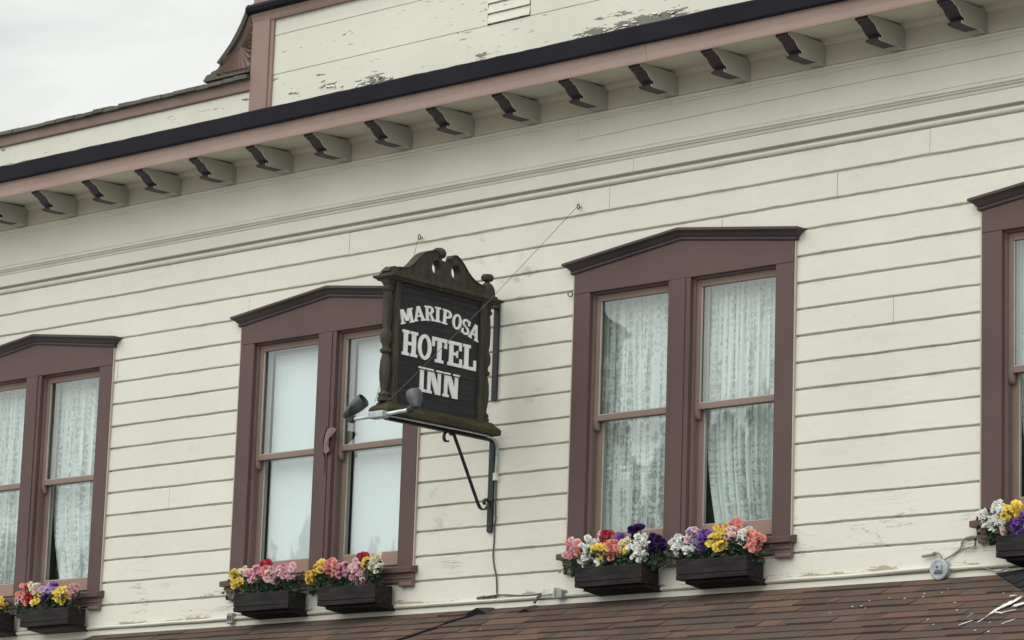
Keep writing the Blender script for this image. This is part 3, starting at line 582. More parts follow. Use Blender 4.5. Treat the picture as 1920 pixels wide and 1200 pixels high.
# ------------------------------------------------------------------ porch roof below the windows
TH = RAD(27.5); CT, ST = math.cos(TH), math.sin(TH)
def rp(x, s, up=0.): return (x, -.012-s*CT-up*ST*0 - up*ST, 4.278-s*ST+up*CT)
def porch():
    base = MB(); xl, xr = -4.78, 7.6
    base.add([rp(xl,0,-.02),rp(xr,0,-.02),rp(xr,2.35,-.02),rp(xl,2.35,-.02),rp(xl,0,-.07),rp(xr,0,-.07),rp(xr,2.35,-.07),rp(xl,2.35,-.07)], [(0,1,2,3),(4,7,6,5),(0,4,5,1),(3,2,6,7),(0,3,7,4),(1,5,6,2)])
    roof = base.build('porch_roof', M['hood_dark'], hotel)
    t = MB(); E = .127; pal = [(.088,.066,.056),(.096,.069,.058),(.082,.063,.055),(.076,.062,.056),(.108,.074,.060),(.088,.068,.059),(.074,.061,.056),(.114,.076,.060),(.084,.067,.059)]
    for r in range(18, -1, -1):
        s0, s1 = r*E-.03, (r+1)*E; x = xl-.01+random.uniform(-.3,0)
        last = None
        while x < xr:
            w = random.choice([.1,.15,.2,.26,.34,.45])*random.uniform(.8,1.2); xe = min(x+w, xr)
            c = random.choice(pal)
            k = random.uniform(.85,1.15); c = (c[0]*k*1.46+.008, c[1]*k*1.32+.007, c[2]*k*1.24+.006)
            th = .012+random.uniform(0,.010)*(random.random() < .6); lift = .001*random.random(); dn = random.uniform(-.005,.005); a0 = max(x, xl)
            if xe-a0 > .01:
                ss = max(s0, 0.)
                bx = a0+.66 if False else a0
                if not (a0 > 4.5+ (s1*CT)*1.28):
                    t.add([rp(a0,ss,.0005),rp(xe-.002,ss,.0005),rp(xe-.002,s1+dn,.0008+lift),rp(a0,s1+dn,.0008+lift),rp(a0,ss,.004),rp(xe-.002,ss,.004),rp(xe-.002,s1+dn,th+lift),rp(a0,s1+dn,th+lift)], [(0,3,2,1),(4,5,6,7),(0,1,5,4),(1,2,6,5),(2,3,7,6),(3,0,4,7)], 0, c)
            x = xe
    t.build('shingles', M['shingle'], roof)
    b2 = MB(); P0 = Vector(rp(4.47,0,.012)); P1 = Vector(rp(5.22,.66,.012)); e = (P1-P0)
    d = Vector((.95,-.22,.20)).normalized(); d0 = Vector((1,0,.035)).normalized()
    for k in range(12):
        f0, f1 = k*.125, (k+1)*.125+.02
        q0, q1 = P0+e*f0, P0+e*f1; dd = d0.lerp(d, min(1,k/2+.15)).normalized(); up = Vector((-.05,-.02,.008))
        x = 0.
        while x < 2.4:
            w = random.uniform(.2,.4); c = random.choice([(.022,.028,.036),(.028,.036,.044),(.018,.022,.030)]); th = Vector((0,-.006,.013))*random.uniform(.7,1.2)
            v = [q0+dd*x, q0+dd*(x+w-.003), q1+dd*(x+w-.003), q1+dd*x]
            b2.add(v+[v[0]+th*.3,v[1]+th*.3,v[2]+th,v[3]+th], [(0,3,2,1),(4,5,6,7),(0,1,5,4),(1,2,6,5),(2,3,7,6),(3,0,4,7)], 0, c); x += w
    o = b2.build('valley_shingles', M['shingle'], roof); o['label'] = 'dark blue grey shingles past the roof valley'
    f = MB()   # flashing between wall and roof, water-table lip over it
    strip(f, [(.012,4.272),(-.016,4.262),(-.018,4.268),(-.008,4.322),(.012,4.324)], X0, X1, 80, .003); f.build('flashing', M['trim_cream'], roof)
    w = MB(); rings = []
    for i in range(91):
        x = X0+(X1-X0)*i/90; dz = wob(x, 4, .004)+(.0 if not 3.4 < x < 3.95 else .012*math.sin((x-3.4)/.55*1.57)); rings.append([(x,.012,4.326+dz),(x,-.018,4.330+dz),(x,-.030,4.335+dz),(x,-.034,4.344+dz),(x,-.028,4.353+dz),(x,-.004,4.362+dz),(x,.012,4.362+dz)])
    w.loft(rings); w.build('water_table', M['trim_cream'], hotel)
    for (px, py, wd, hh) in ((910,1150,.12,.05),(1001,1146,.07,.022)):
        l = MB(); p = back(px, py, 1, -.05); sl = max(.02, (4.278-p.z)/ST); x = p.x
        l.add([rp(x-wd*1.2,sl+.05,.010),rp(x+wd*.7,sl+.05,.010),rp(x,sl+.05,.010+hh),rp(x-wd*1.2,sl-.05,.012),rp(x+wd*.7,sl-.05,.012),rp(x,sl-.06,.016)], [(0,1,2)], 1)
        l.add([rp(x-wd*1.2,sl+.052,.012),rp(x,sl+.052,.013+hh),rp(x,sl-.07,.018),rp(x-wd*1.2,sl-.06,.014)], [(0,1,2,3)], 0, (.075,.055,.048)); l.add([rp(x,sl+.052,.013+hh),rp(x+wd*.7,sl+.052,.012),rp(x+wd*.7,sl-.06,.014),rp(x,sl-.07,.018)], [(0,1,2,3)], 0, (.07,.054,.048)); l.build('lifted_shingle', [M['shingle'], M['dark_inside']], roof)
    pts = [(900,1152),(878,1160),(850,1168),(820,1180),(770,1197),(735,1208)]
    P = [back(a, b, 1, -.1) for a, b in pts]
    pl = []
    for a, b in pts:      # follow the roof slope: solve for the slope distance on this ray
        lo, hi = 0., 2.3
        for _ in range(40):
            mid = (lo+hi)/2; q = back(a, b, 1, rp(0,mid)[1])
            if q.z > rp(0,mid)[2]: hi = mid
            else: lo = mid
        q = back(a, b, 1, rp(0,lo)[1]); pl.append((q.x, lo))
    l = MB(); l.loft([[rp(x,s-.007,.022),rp(x,s+.007,.027),rp(x,s+.007,.008)] for x, s in pl])
    l.build('roof_crack', M['dark_inside'], roof)
    dr = MB()
    def onroof(a, b):
        lo, hi = 0., 2.6
        for _ in range(40):
            mid = (lo+hi)/2; q = back(a, b, 1, rp(0,mid)[1])
            if q.z > rp(0,mid)[2]: hi = mid
            else: lo = mid
        q = back(a, b, 1, rp(0,lo)[1]); return q.x, lo
    def splat(pts, w, up=.022):
        P = [onroof(*q) for q in pts]; Q = []
        for i in range(len(P)-1):
            for k in range(5):
                t = k/5; ww = w[i]+(w[i+1]-w[i])*t; Q.append((P[i][0]+(P[i+1][0]-P[i][0])*t, P[i][1]+(P[i+1][1]-P[i][1])*t, ww*random.uniform(.35,1.3), ww*random.uniform(.35,1.3)))
        Q.append((*P[-1], .001, .001))
        dr.loft([[rp(x,s-a_,up),rp(x,s+b_,up),rp(x,s+b_,up+.003),rp(x,s-a_,up+.003)] for x,s,a_,b_ in Q])
    splat([(1834,1173),(1845,1167),(1853,1161),(1862,1153),(1872,1148),(1882,1143),(1893,1138),(1905,1133),(1915,1128)], [.006,.03,.02,.04,.07,.06,.075,.08,.04])
    splat([(1858,1158),(1868,1155),(1880,1156),(1893,1153),(1908,1150)], [.012,.006,.012,.005,.004], .026)
    splat([(1816,1163),(1822,1158),(1826,1156)], [.004,.009,.003]); splat([(1800,1178),(1812,1174),(1826,1169)], [.006,.009,.003]); splat([(1895,1124),(1908,1122)], [.008,.004]); splat([(1880,1176),(1890,1172),(1905,1167)], [.004,.007,.003])
    splat([(1902,1143),(1914,1140),(1930,1136)], [.02,.03,.02], .026)
    for px, py in ((1733,1125),(1735,1119),(1779,1110),(1796,1150),(1742,1167),(1752,1177),(1632,1132),(1600,1143),(1617,1142),(1558,1155),(1740,1168),(1883,1118),(1792,1136),(1858,1173),(1855,1190),(1830,1188),(902,1185),(1669,1127),(1698,1128),(1768,1117),(1624,1146)):
        r = random.uniform(1.2,2.8); splat([(px-r,py+.6),(px,py),(px+r,py-.6)], [.001,random.uniform(.004,.010),.001])
    dr.build('bird_droppings', M['droppings'], roof)['kind'] = 'stuff'
    ev = MB(); ev.add([rp(xl,2.36,-.16),rp(xr,2.36,-.16),rp(xr,2.36,.01),rp(xl,2.36,.01),rp(xl,2.40,-.16),rp(xr,2.40,-.16),rp(xr,2.40,.01),rp(xl,2.40,.01)], [(0,1,2,3),(4,7,6,5),(0,4,5,1),(3,2,6,7),(0,3,7,4),(1,5,6,2)]); ev.build('eave_board', M['mauve_brown'], roof)
    for x in (-4.6,-1.6,1.4,4.4,7.4):
        p = MB(); p.box(x-.07,x+.07,-2.05,-1.91,0,3.25); p.build('porch_post', M['mauve_brown'], hotel, bevel=.01)
porch()

# ------------------------------------------------------------------ flower boxes and their bunches
def blossom_mesh(name, mat, kind, seed):
    r = random.Random(seed); b = MB(); R = .030
    layers = [(7,1.0,.15),(6,.80,.50),(5,.56,.95),(3,.34,1.3)] if kind == 'rose' else [(9,1.1,.05),(8,.85,.40),(5,.45,.9)]
    for n, sc, tilt in layers:
        for k in range(n):
            a = 2*math.pi*(k+r.uniform(-.2,.2))/n; L = R*sc*r.uniform(.88,1.12); W = L*(.95 if kind == 'rose' else .42); t = tilt+r.uniform(-.15,.15)
            ca, sa = math.cos(a), math.sin(a)
            def P(l, w, u):
                x, z = l*math.cos(t)-u*math.sin(t), l*math.sin(t)+u*math.cos(t)
                return (x*ca-w*sa, x*sa+w*ca, z)
            cup = .22*L; v = [P(.08*L,0,0),P(.55*L,-W*.52,cup),P(.55*L,0,-cup*.3),P(.55*L,W*.52,cup),P(.98*L,-W*.36,cup*.9+r.uniform(-.1,.1)*L),P(1.05*L,0,cup*.2+r.uniform(-.15,.1)*L),P(.98*L,W*.36,cup*.9+r.uniform(-.1,.1)*L)]
            b.add(v, [(0,2,1),(0,3,2),(1,2,5,4),(2,3,6,5)])
    me_o = b.build(name, mat); me = me_o.data; bpy.data.objects.remove(me_o); return me
BL = {}
for cname, mm in PET.items():
    BL[cname] = [blossom_mesh('blossom', mm, 'rose', 1), blossom_mesh('blossom', mm, 'rose', 2), blossom_mesh('blossom', mm, 'daisy', 3)]
def bunch(label, colour, px, py, rpx, n, kind='rose', yy=-.17):
    c = back(px, py, 1, yy); base = Vector((c.x, -.15, 4.46))
    t = thing('flower_bunch', label, 'flowers', tuple(base), 'artificial flower bunches in the window boxes')
    R = rpx/172.
    n = round(n*2.2)
    cols = colour if isinstance(colour, list) else [colour]
    done = []
    for k in range(n):
        for _ in range(30):
            a = random.uniform(0, 6.28); rr = R*math.sqrt(random.random())*.85; p = Vector((c.x+rr*math.cos(a), yy+random.uniform(-.03,.03), c.z+rr*math.sin(a)))
            if all((p-q).length > .022 for q in done): break
        done.append(p)
        me = BL[cols[k % len(cols)]][2 if kind == 'daisy' else random.randrange(2)]
        o = bpy.data.objects.new('blossom', me); COL.objects.link(o); o.parent = t; o.location = p-base
        nrm = (Vector((.45,-.85,.35)) + Vector((random.uniform(-.6,.6), random.uniform(-.4,.4), random.uniform(-.5,.7)))).normalized()
        o.rotation_euler = (nrm.to_track_quat('Z','Y') @ Matrix.Rotation(random.uniform(0,6.28),3,'Z').to_quaternion()).to_euler(); s = random.uniform(.80,1.12); o.scale = (s,s,s)
    l = MB()
    for k in range(46):
        z = random.uniform(4.475, max(4.55, c.z-R*.1)); p = Vector((c.x+random.uniform(-1,1)*(R+.03), yy+random.uniform(-.035,.06), z)); L = random.uniform(.025,.05); W = L*.35
        d = Vector((random.uniform(-1,1), random.uniform(-1,.2), random.uniform(-.7,.9))).normalized(); sd2 = d.cross(Vector((.3,-.7,.5))).normalized(); up = d.cross(sd2)*W*.3
        l.add([p, p+d*L*.5+sd2*W-up, p+d*L, p+d*L*.5-sd2*W-up, p+d*L*.5], [(0,1,4),(1,2,4),(2,3,4),(3,0,4)])
    for p in done:
        l.tube([(c.x+(p.x-c.x)*.3, -.15, 4.46), ((p.x+c.x)/2, (p.y-.15)/2, (p.z+4.46)/2-.01), tuple(p)], .003, 4)
    l.build('leaves', M['leaf'], t)
def planter_proto():
    t = thing('window_box', 'x', 'planter', (0,0,4.36), 'dark wooden window boxes')
    f = MB(); f.box(0,.645,-.25,-.232,4.400,4.505); f.box(0,.645,-.249,-.232,4.362,4.3975); f.build('front_board', M['planter'], t, bevel=.003)
    e = MB(); e.box(.627,.645,-.2315,-.055,4.362,4.505); e.build('end_board', M['planter'], t, bevel=.003)
    e = MB(); e.box(0,.018,-.2315,-.055,4.362,4.505); e.build('end_board', M['planter'], t, bevel=.003)
    e = MB(); e.box(.0185,.6265,-.072,-.055,4.362,4.505); e.build('back_board', M['planter'], t)
    e = MB(); e.box(.0185,.6265,-.2315,-.0725,4.366,4.385); e.build('bottom_board', M['planter'], t)
    e = MB()
    e.prism([(-.012,4.361),(-.205,4.361),(-.20,4.338),(-.012,4.318)], 0, .05, .640); e.build('support_board', M['planter'], t, bevel=.002)
    e = MB(); e.box(.0185,.6265,-.2315,-.0725,4.3855,4.47); e.build('soil', M['dark_inside'], t)
    return t
BOXES = [(-6.44,'black window box at the left photo edge holding yellow blooms'), (-5.485,'black window box of coral, yellow and lilac blooms under the leftmost window'), (-2.765,'black window box of yellow and pink blooms just above the small outlet'), (-1.79,'black window box with coral and pink blooms, right one under the blinds'),
         (.922,'black window box with violet, white and yellow blooms, left one under the lace window'), (1.889,'black window box with white, purple and coral blooms nearest the wall cord'), (4.622,'black window box cut by the right photo edge under white daisies'), (5.60,'')]
P0 = planter_proto()
for i, (x, lb) in enumerate(BOXES[:-1]):
    if i == 0: o = P0
    else:
        o = P0.copy(); COL.objects.link(o)
        for ch in P0.children:
            c = ch.copy(); COL.objects.link(c); c.parent = o
    o.location.x = x; o['label'] = lb
    if i: o.rotation_euler = (0, random.uniform(-.006,.006), 0)
bunch('few yellow blooms cut by the left photo edge', 'yellow', 3, 1130, 9, 5)
B1 = 'in the box under the leftmost window'
bunch('coral blooms at top left '+B1, 'coral', 46, 1108, 12, 5); bunch('blush pink blooms at the left end '+B1, 'pale', 35, 1125, 9, 4); bunch('deep red blooms low '+B1, ['red','coral'], 55, 1126, 12, 6); bunch('cream pink blooms beside the coral ones '+B1, ['cream','pale'], 65, 1106, 10, 5)
bunch('narrow yellow cluster left of the lilac '+B1, 'yellow', 72, 1123, 11, 5); bunch('pale lilac blooms '+B1, 'lilac', 89, 1108, 11, 5); bunch('small dark purple blooms '+B1, 'violet', 89, 1122, 7, 3); bunch('purple blooms behind the yellow '+B1, 'purple', 101, 1100, 7, 3, yy=-.12)
bunch('wide yellow cluster on the right '+B1, 'yellow', 114, 1117, 15, 8); bunch('dusty pink blooms at the right end '+B1, 'dusty', 138, 1108, 12, 6)
B2 = 'in the left box under the blinds'
bunch('bright yellow blooms at the left end '+B2, 'yellow', 444, 1088, 16, 9); bunch('pale yellow blooms above the bright yellow '+B2, 'cream', 457, 1073, 7, 3); bunch('ruffled pink blooms '+B2, 'pink', 479, 1075, 14, 7); bunch('dark red blooms at the top '+B2, 'red', 500, 1062, 9, 4, yy=-.12); bunch('coral blooms under the red '+B2, 'coral', 499, 1077, 10, 4)
bunch('blush blooms right of the coral '+B2, 'pale', 511, 1080, 11, 6); bunch('light pink blooms along the right end '+B2, ['pink','pale'], 540, 1071, 17, 10)
B3 = 'in the right box under the blinds'
bunch('golden blooms high at the left '+B3, ['gold','yellow'], 602, 1064, 12, 6); bunch('yellow blooms trailing at the left end '+B3, 'gold', 585, 1083, 11, 6); bunch('coral blooms '+B3, 'coral', 624, 1066, 14, 8); bunch('pink blooms beside the coral '+B3, 'pink', 645, 1070, 13, 7); bunch('blush pink blooms at the top '+B3, 'pale', 666, 1060, 11, 6); bunch('light pink blooms spilling over the front '+B3, ['pale','pink'], 674, 1084, 13, 7)
bunch('dark red blooms at the back '+B3, 'red', 680, 1046, 6, 3, yy=-.12); bunch('small gold blooms among pale ones '+B3, 'gold', 690, 1057, 7, 3); bunch('cream blooms at the top right '+B3, 'cream', 703, 1049, 9, 4); bunch('white blooms at the right end '+B3, ['cream','white'], 706, 1064, 9, 5)
B4 = 'in the left box under the lace window'
bunch('pink and coral blooms at the left end '+B4, ['pink','coral','pale'], 1076, 1032, 17, 11); bunch('white blooms above the pink '+B4, 'white', 1104, 1022, 10, 5); bunch('white blooms lower left '+B4, 'white', 1100, 1043, 13, 6); bunch('white blooms hanging under the yellow '+B4, ['white','cream'], 1126, 1051, 10, 5); bunch('yellow daisy cluster in the middle '+B4, 'yellow', 1129, 1028, 13, 6, 'daisy')
bunch('coral blooms right of the yellow daisies '+B4, 'coral', 1149, 1031, 12, 6); bunch('dark red blooms at the back '+B4, 'red', 1140, 1012, 12, 5, yy=-.12); bunch('single pink bloom at the back '+B4, 'pale', 1130, 1006, 6, 2, yy=-.11); bunch('lilac purple blooms at the back '+B4, 'purple', 1161, 1012, 6, 3, yy=-.13); bunch('yellow blooms right of the lilac '+B4, ['yellow','cream'], 1172, 1026, 11, 6)
bunch('white blooms on the right '+B4, 'white', 1200, 1027, 19, 10); bunch('dark violet blooms at the top '+B4, 'violet', 1192, 1001, 12, 7, yy=-.12); bunch('dark violet blooms at the right end '+B4, 'violet', 1230, 1020, 13, 8, yy=-.12)
B5 = 'in the right box under the lace window'
bunch('round white blooms at the left end '+B5, 'white', 1272, 1022, 13, 8); bunch('white blooms low beside the purple '+B5, 'white', 1295, 1022, 12, 6); bunch('pale pink blooms above the white '+B5, ['pale','lilac'], 1301, 1005, 11, 6); bunch('bright purple blooms '+B5, 'purple', 1322, 1013, 14, 9); bunch('yellow blooms trailing in the middle '+B5, 'yellow', 1346, 1018, 14, 9); bunch('golden blooms at the top '+B5, ['gold','yellow'], 1353, 998, 10, 5, yy=-.13)
bunch('single pink bloom right of the gold '+B5, 'pale', 1370, 1001, 8, 3); bunch('coral blooms standing tallest '+B5, 'coral', 1378, 986, 8, 4, yy=-.12); bunch('pair of white blooms on the right '+B5, 'white', 1396, 1005, 12, 5); bunch('coral blooms at the right end '+B5, 'coral', 1414, 1014, 13, 8)
B6 = 'in the box at the right photo edge'
bunch('white daisies at the left end '+B6, 'white', 1858, 968, 15, 8, 'daisy'); bunch('white daisies hanging low '+B6, 'white', 1872, 980, 11, 6, 'daisy'); bunch('white daisy standing highest '+B6, 'white', 1876, 951, 8, 3, 'daisy'); bunch('orange yellow blooms '+B6, ['yellow','gold'], 1898, 960, 14, 8); bunch('pink blooms under the yellow '+B6, 'pale', 1888, 990, 8, 3); bunch('purple blooms cut by the frame '+B6, 'purple', 1912, 985, 15, 9)

# ------------------------------------------------------------------ the hanging sign
sign = thing('hanging_sign', 'carved dark wooden hotel sign with white letters projecting from the wall', 'sign', (-.12,-.7,5.6))
def mirror(pts): return pts
SX = -.12
def sign_build():
    pn = MB(); zs = [5.66,5.84,5.995,6.21,6.39,6.55,6.64]
    for z0, z1 in zip(zs[:-1], zs[1:]): pn.box(SX-.04, SX+.040+random.uniform(-.001,.001), -1.225, -.27, z0+.0008, z1-.0008)
    panel = pn.build('panel', M['sign_panel'], sign, bevel=.001)
    fr = MB()
    for a, b in ((-1.240,-1.198),(-.302,-.240)):
        fr = MB(); fr.box(SX-.062, SX+.062, a, b, 5.66, 6.62); fr.build('stile', M['sign_wood'], sign, bevel=.003)
    rl = MB(); rl.box(SX-.052, SX+.052, -1.197, -.303, 5.662, 5.70); rl.build('rail', M['sign_panel'], sign, bevel=.002); rl = MB(); rl.box(SX-.048, SX+.048, -1.197, -.303, 6.595, 6.62); rl.build('rail', M['sign_panel'], sign, bevel=.002)
    def ledge(b, prof, ya, yb, hx):   # moulded slab, profile (grow, z)
        b.loft([[(SX-hx-o,ya-o,z),(SX+hx+o,ya-o,z),(SX+hx+o,yb+o,z),(SX-hx-o,yb+o,z)] for o, z in prof])
    tl = MB(); ledge(tl, [(-.03,6.618),(-.005,6.622),(.0,6.632),(.018,6.640),(.022,6.652),(.020,6.658),(-.012,6.664),(-.014,6.684),(-.03,6.690)], -1.315, -.125, .085)
    tl.build('top_ledge', M['sign_wood'], sign)
    bl = MB(); ledge(bl, [(.0,5.600),(.012,5.606),(.014,5.640),(.006,5.652),(-.004,5.664),(-.02,5.674),(-.03,5.692),(-.04,5.700)], -1.315, -.09, .085)
    bl.build('base_ledge', M['sign_moss'], sign)
    # turned posts
    prof = [(.050,0),(.050,.03),(.040,.034),(.048,.05),(.040,.065),(.028,.075),(.030,.10),(.040,.16),(.044,.22),(.040,.30),(.030,.345),(.026,.36),(.044,.372),(.046,.39),(.030,.40),(.028,.425),(.044,.45),(.048,.49),(.044,.525),(.032,.545),(.030,.56),(.038,.60),(.041,.70),(.036,.80),(.032,.83),(.046,.845),(.048,.862),(.036,.872),(.040,.885),(.052,.90),(.054,.915)]
    for y in (-1.272,-.188):
        p = MB(); p.lathe([(r,h*1.004) for r,h in prof], (SX,y,5.70), n=16); p.build('turned_post', M['sign_wood'], sign, smooth='auto')
    # broken swan-neck pediment with two round holes
    L = [(-1.245,6.688),(-1.245,6.735),(-1.205,6.728),(-1.16,6.730),(-1.11,6.742),(-1.065,6.768),(-1.03,6.800),(-.995,6.838),(-.955,6.874),(-.91,6.901),(-.86,6.919),(-.815,6.930),(-.785,6.926),(-.772,6.905),(-.778,6.880)]
    Rr = [(-.62,6.880),(-.628,6.905),(-.61,6.926),(-.58,6.930),(-.545,6.912),(-.51,6.888),(-.475,6.855),(-.44,6.820),(-.40,6.790),(-.35,6.765),(-.30,6.752),(-.255,6.750),(-.235,6.752),(-.235,6.688)]
    hole1, hole2, hr = (-.795,6.803), (-.580,6.803), .052
    def circ(c, a0, a1, n, r=hr): return [(c[0]+r*math.cos(RAD(a0+(a1-a0)*i/n)), c[1]+1.1*r*math.sin(RAD(a0+(a1-a0)*i/n))) for i in range(n+1)]
    pd = MB(); T0, T1 = SX-.036, SX+.036
    mid = (-.69, 6.688)
    # one outline, holes joined to the foot by hairline cuts
    out = L + [(-.752,6.872),(-.74,6.868),(-.66,6.868),(-.645,6.872)] + Rr
    h2 = [(hole2[0]+.0008,6.688),(hole2[0]+.0008, hole2[1]-1.1*hr)] + circ(hole2,-89,269,22)[1:-1] + [(hole2[0]-.0008, hole2[1]-1.1*hr),(hole2[0]-.0008,6.688)]
    h1 = [(hole1[0]+.0008,6.688),(hole1[0]+.0008, hole1[1]-1.1*hr)] + circ(hole1,-89,269,22)[1:-1] + [(hole1[0]-.0008, hole1[1]-1.1*hr),(hole1[0]-.0008,6.688)]
    pd.prism(out+h2+h1, 0, T0, T1)
    # cap moulding along the two necks
    for seq in (L[2:13], Rr[2:12]):
        pd.loft([[(SX-.042,y,z-.004),(SX+.042,y,z-.004),(SX+.046,y,z+.008),(SX-.046,y,z+.008)] for y,z in seq])
    pd.build('pediment', M['sign_wood'], sign)
    for (y, z0, k, pr) in ((-.738,6.862,1.,[(.020,0),(.028,.012),(.022,.022),(.026,.028),(.045,.036),(.056,.055),(.057,.072),(.048,.092),(.030,.106),(.0,.110)]),(-.188,6.688,1.,[(.066,0),(.066,.03),(.062,.055),(.048,.085),(.030,.104),(.018,.112),(.020,.118),(.042,.126),(.050,.142),(.050,.158),(.038,.174),(.0,.182)])):
        f = MB(); f.lathe(pr, (SX,y,z0), n=18); f.build('finial', M['sign_wood'], sign, smooth='auto')
    st = MB(); st.add([(SX-.05,-1.315,6.686),(SX+.05,-1.315,6.686),(SX+.05,-1.248,6.686),(SX-.05,-1.248,6.686),(SX-.045,-1.30,6.706),(SX+.05,-1.305,6.714),(SX+.04,-1.255,6.722),(SX-.05,-1.26,6.736)], [(0,3,2,1),(4,5,6,7),(0,1,5,4),(1,2,6,5),(2,3,7,6),(3,0,4,7)]); st.build('broken_finial', M['sign_wood'], sign)
    return panel
panel = sign_build()
def letters():
    FX = SX+.0415
    R_ = lambda *a: ('r',)+a
    G = {
     'M':[R_(.08,0,.25,1),R_(.75,0,.92,1),('d',.06,.34,1,.40,.60,.16),('d',.94,.66,1,.60,.40,.16),R_(0,0,.33,.11),R_(.67,0,1,.11),R_(0,.88,.12,1),R_(.88,.88,1,1)],
     'A':[('d',.06,.22,0,.40,.60,1),('d',.72,.96,0,.40,.62,1),R_(.26,.28,.76,.40),R_(0,0,.34,.11),R_(.64,0,1,.11)],
     'R':[R_(.12,0,.36,1),R_(0,0,.46,.11),R_(0,.89,.40,1),('a',.40,.72,.48,.28,.24,.13,-90,90),R_(.34,.87,.44,1),R_(.34,.44,.44,.57),('d',.44,.66,.46,.68,.94,0),R_(.66,0,1,.11)],
     'I':[R_(.26,0,.74,1),R_(0,0,1,.12),R_(0,.88,1,1)],
     'P':[R_(.12,0,.38,1),R_(0,0,.52,.11),R_(0,.89,.40,1),('a',.42,.71,.52,.29,.25,.13,-90,90),R_(.36,.87,.46,1),R_(.36,.42,.46,.55)],
     'O':[('a',.5,.5,.5,.51,.25,.14,0,360)],
     'S':[('a',.48,.735,.46,.275,.22,.13,35,270),('a',.52,.265,.46,.275,.22,.13,-145,90),R_(.74,.66,.93,.97),R_(.07,.03,.26,.34)],
     'H':[R_(.10,0,.36,1),R_(.64,0,.90,1),R_(.36,.43,.64,.56),R_(0,0,.45,.12),R_(.55,0,1,.12),R_(0,.88,.45,1),R_(.55,.88,1,1)],
     'T':[R_(.36,0,.64,1),R_(0,.86,1,1),R_(0,.62,.16,.87),R_(.84,.62,1,.87),R_(.22,0,.78,.12)],
     'E':[R_(.10,0,.38,1),R_(0,.87,.95,1),R_(0,0,1,.13),R_(.36,.44,.66,.56),R_(.80,.66,.95,.88),R_(.84,.12,1,.34),R_(.60,.36,.70,.64)],
     'L':[R_(.12,0,.42,1),R_(0,.88,.56,1),R_(0,0,1,.13),R_(.82,.12,1,.42)],
     'N':[R_(.08,0,.27,1),R_(.73,0,.92,1),('d',.10,.42,1,.60,.92,0),R_(0,0,.36,.11),R_(0,.88,.30,1),R_(.62,.88,1,1)]}
    def glyph(b, ch, yl, zb, w, h, rot=0., shear=0.):
        cy, cz = yl+w/2, zb; ca, sa = math.cos(rot), math.sin(rot)
        def T(u, v):
            a, c = (u-.5)*w, v*h+a_sh(u)*0; y, z = a*ca-c*sa, a*sa+c*ca+ (u-.5)*w*shear; return (cy+y, cz+z)
        def a_sh(u): return 0
        for i, s in enumerate(G[ch]):
            x1 = FX+.007+i*.0004
            if s[0] == 'r': b.prism([T(s[1],s[2]),T(s[3],s[2]),T(s[3],s[4]),T(s[1],s[4])], 0, FX-.002, x1)
            elif s[0] == 'd': b.prism([T(s[1],s[3]),T(s[2],s[3]),T(s[5],s[6]),T(s[4],s[6])], 0, FX-.002, x1)
            else:
                _, cx, cy2, rx, ry, tx, ty, a0, a1 = s; n = 26 if a1-a0 > 300 else 16
                o = [T(cx+rx*math.cos(RAD(a0+(a1-a0)*k/n)), cy2+ry*math.sin(RAD(a0+(a1-a0)*k/n))) for k in range(n+1)]; q = [T(cx+(rx-tx)*math.cos(RAD(a0+(a1-a0)*k/n)), cy2+(ry-ty)*math.sin(RAD(a0+(a1-a0)*k/n))) for k in range(n+1)]
                b.loft([[(FX-.002,a[0],a[1]),(x1,a[0],a[1]),(x1,c[0],c[1]),(FX-.002,c[0],c[1])] for a, c in zip(o, q)], caps=(a1-a0 < 300))
    m = MB(); top = []
    data = [('M',-1.098,6.318,.150,.110,.28),('A',-.968,6.357,.125,.114,.22),('R',-.856,6.377,.112,.114,.10),('I',-.773,6.382,.062,.116,.02),('P',-.672,6.378,.108,.116,-.05),('O',-.568,6.362,.100,.120,-.14),('S',-.473,6.338,.092,.122,-.22),('A',-.377,6.313,.118,.124,-.26)]
    for ch, yc, zb, w, h, rot in data: glyph(m, ch, yc-w/2, zb, w, h, rot)
    m.build('lettering', M['sign_letter'], panel)
    m = MB()
    for ch, yl, w in (('H',-1.148,.164),('O',-.976,.146),('T',-.822,.160),('E',-.648,.156),('L',-.481,.148)): glyph(m, ch, yl, 6.072, w, .192)
    m.build('lettering', M['sign_letter'], panel)
    m = MB()
    for ch, yl, w in (('I',-.960,.078),('N',-.872,.170),('N',-.688,.176)): glyph(m, ch, yl, 5.824, w, .188)
    m.build('lettering', M['sign_letter'], panel)
    s = MB(); s.box(FX-.001, FX+.0125, -.975, -.50, 5.9905, 5.9975); s.build('plank_seam', M['sign_panel'], panel)
letters()
def smoothpath(pts, n=6):
    P = [Vector(p) for p in pts]; out = []
    for i in range(len(P)-1):
        p0, p1, p2, p3 = P[max(i-1,0)], P[i], P[i+1], P[min(i+2,len(P)-1)]
        for k in range(n):
            t = k/n; out.append(.5*((2*p1)+(p2-p0)*t+(2*p0-5*p1+4*p2-p3)*t*t+(3*p1-p0-3*p2+p3)*t**3))
    return out+[P[-1]]
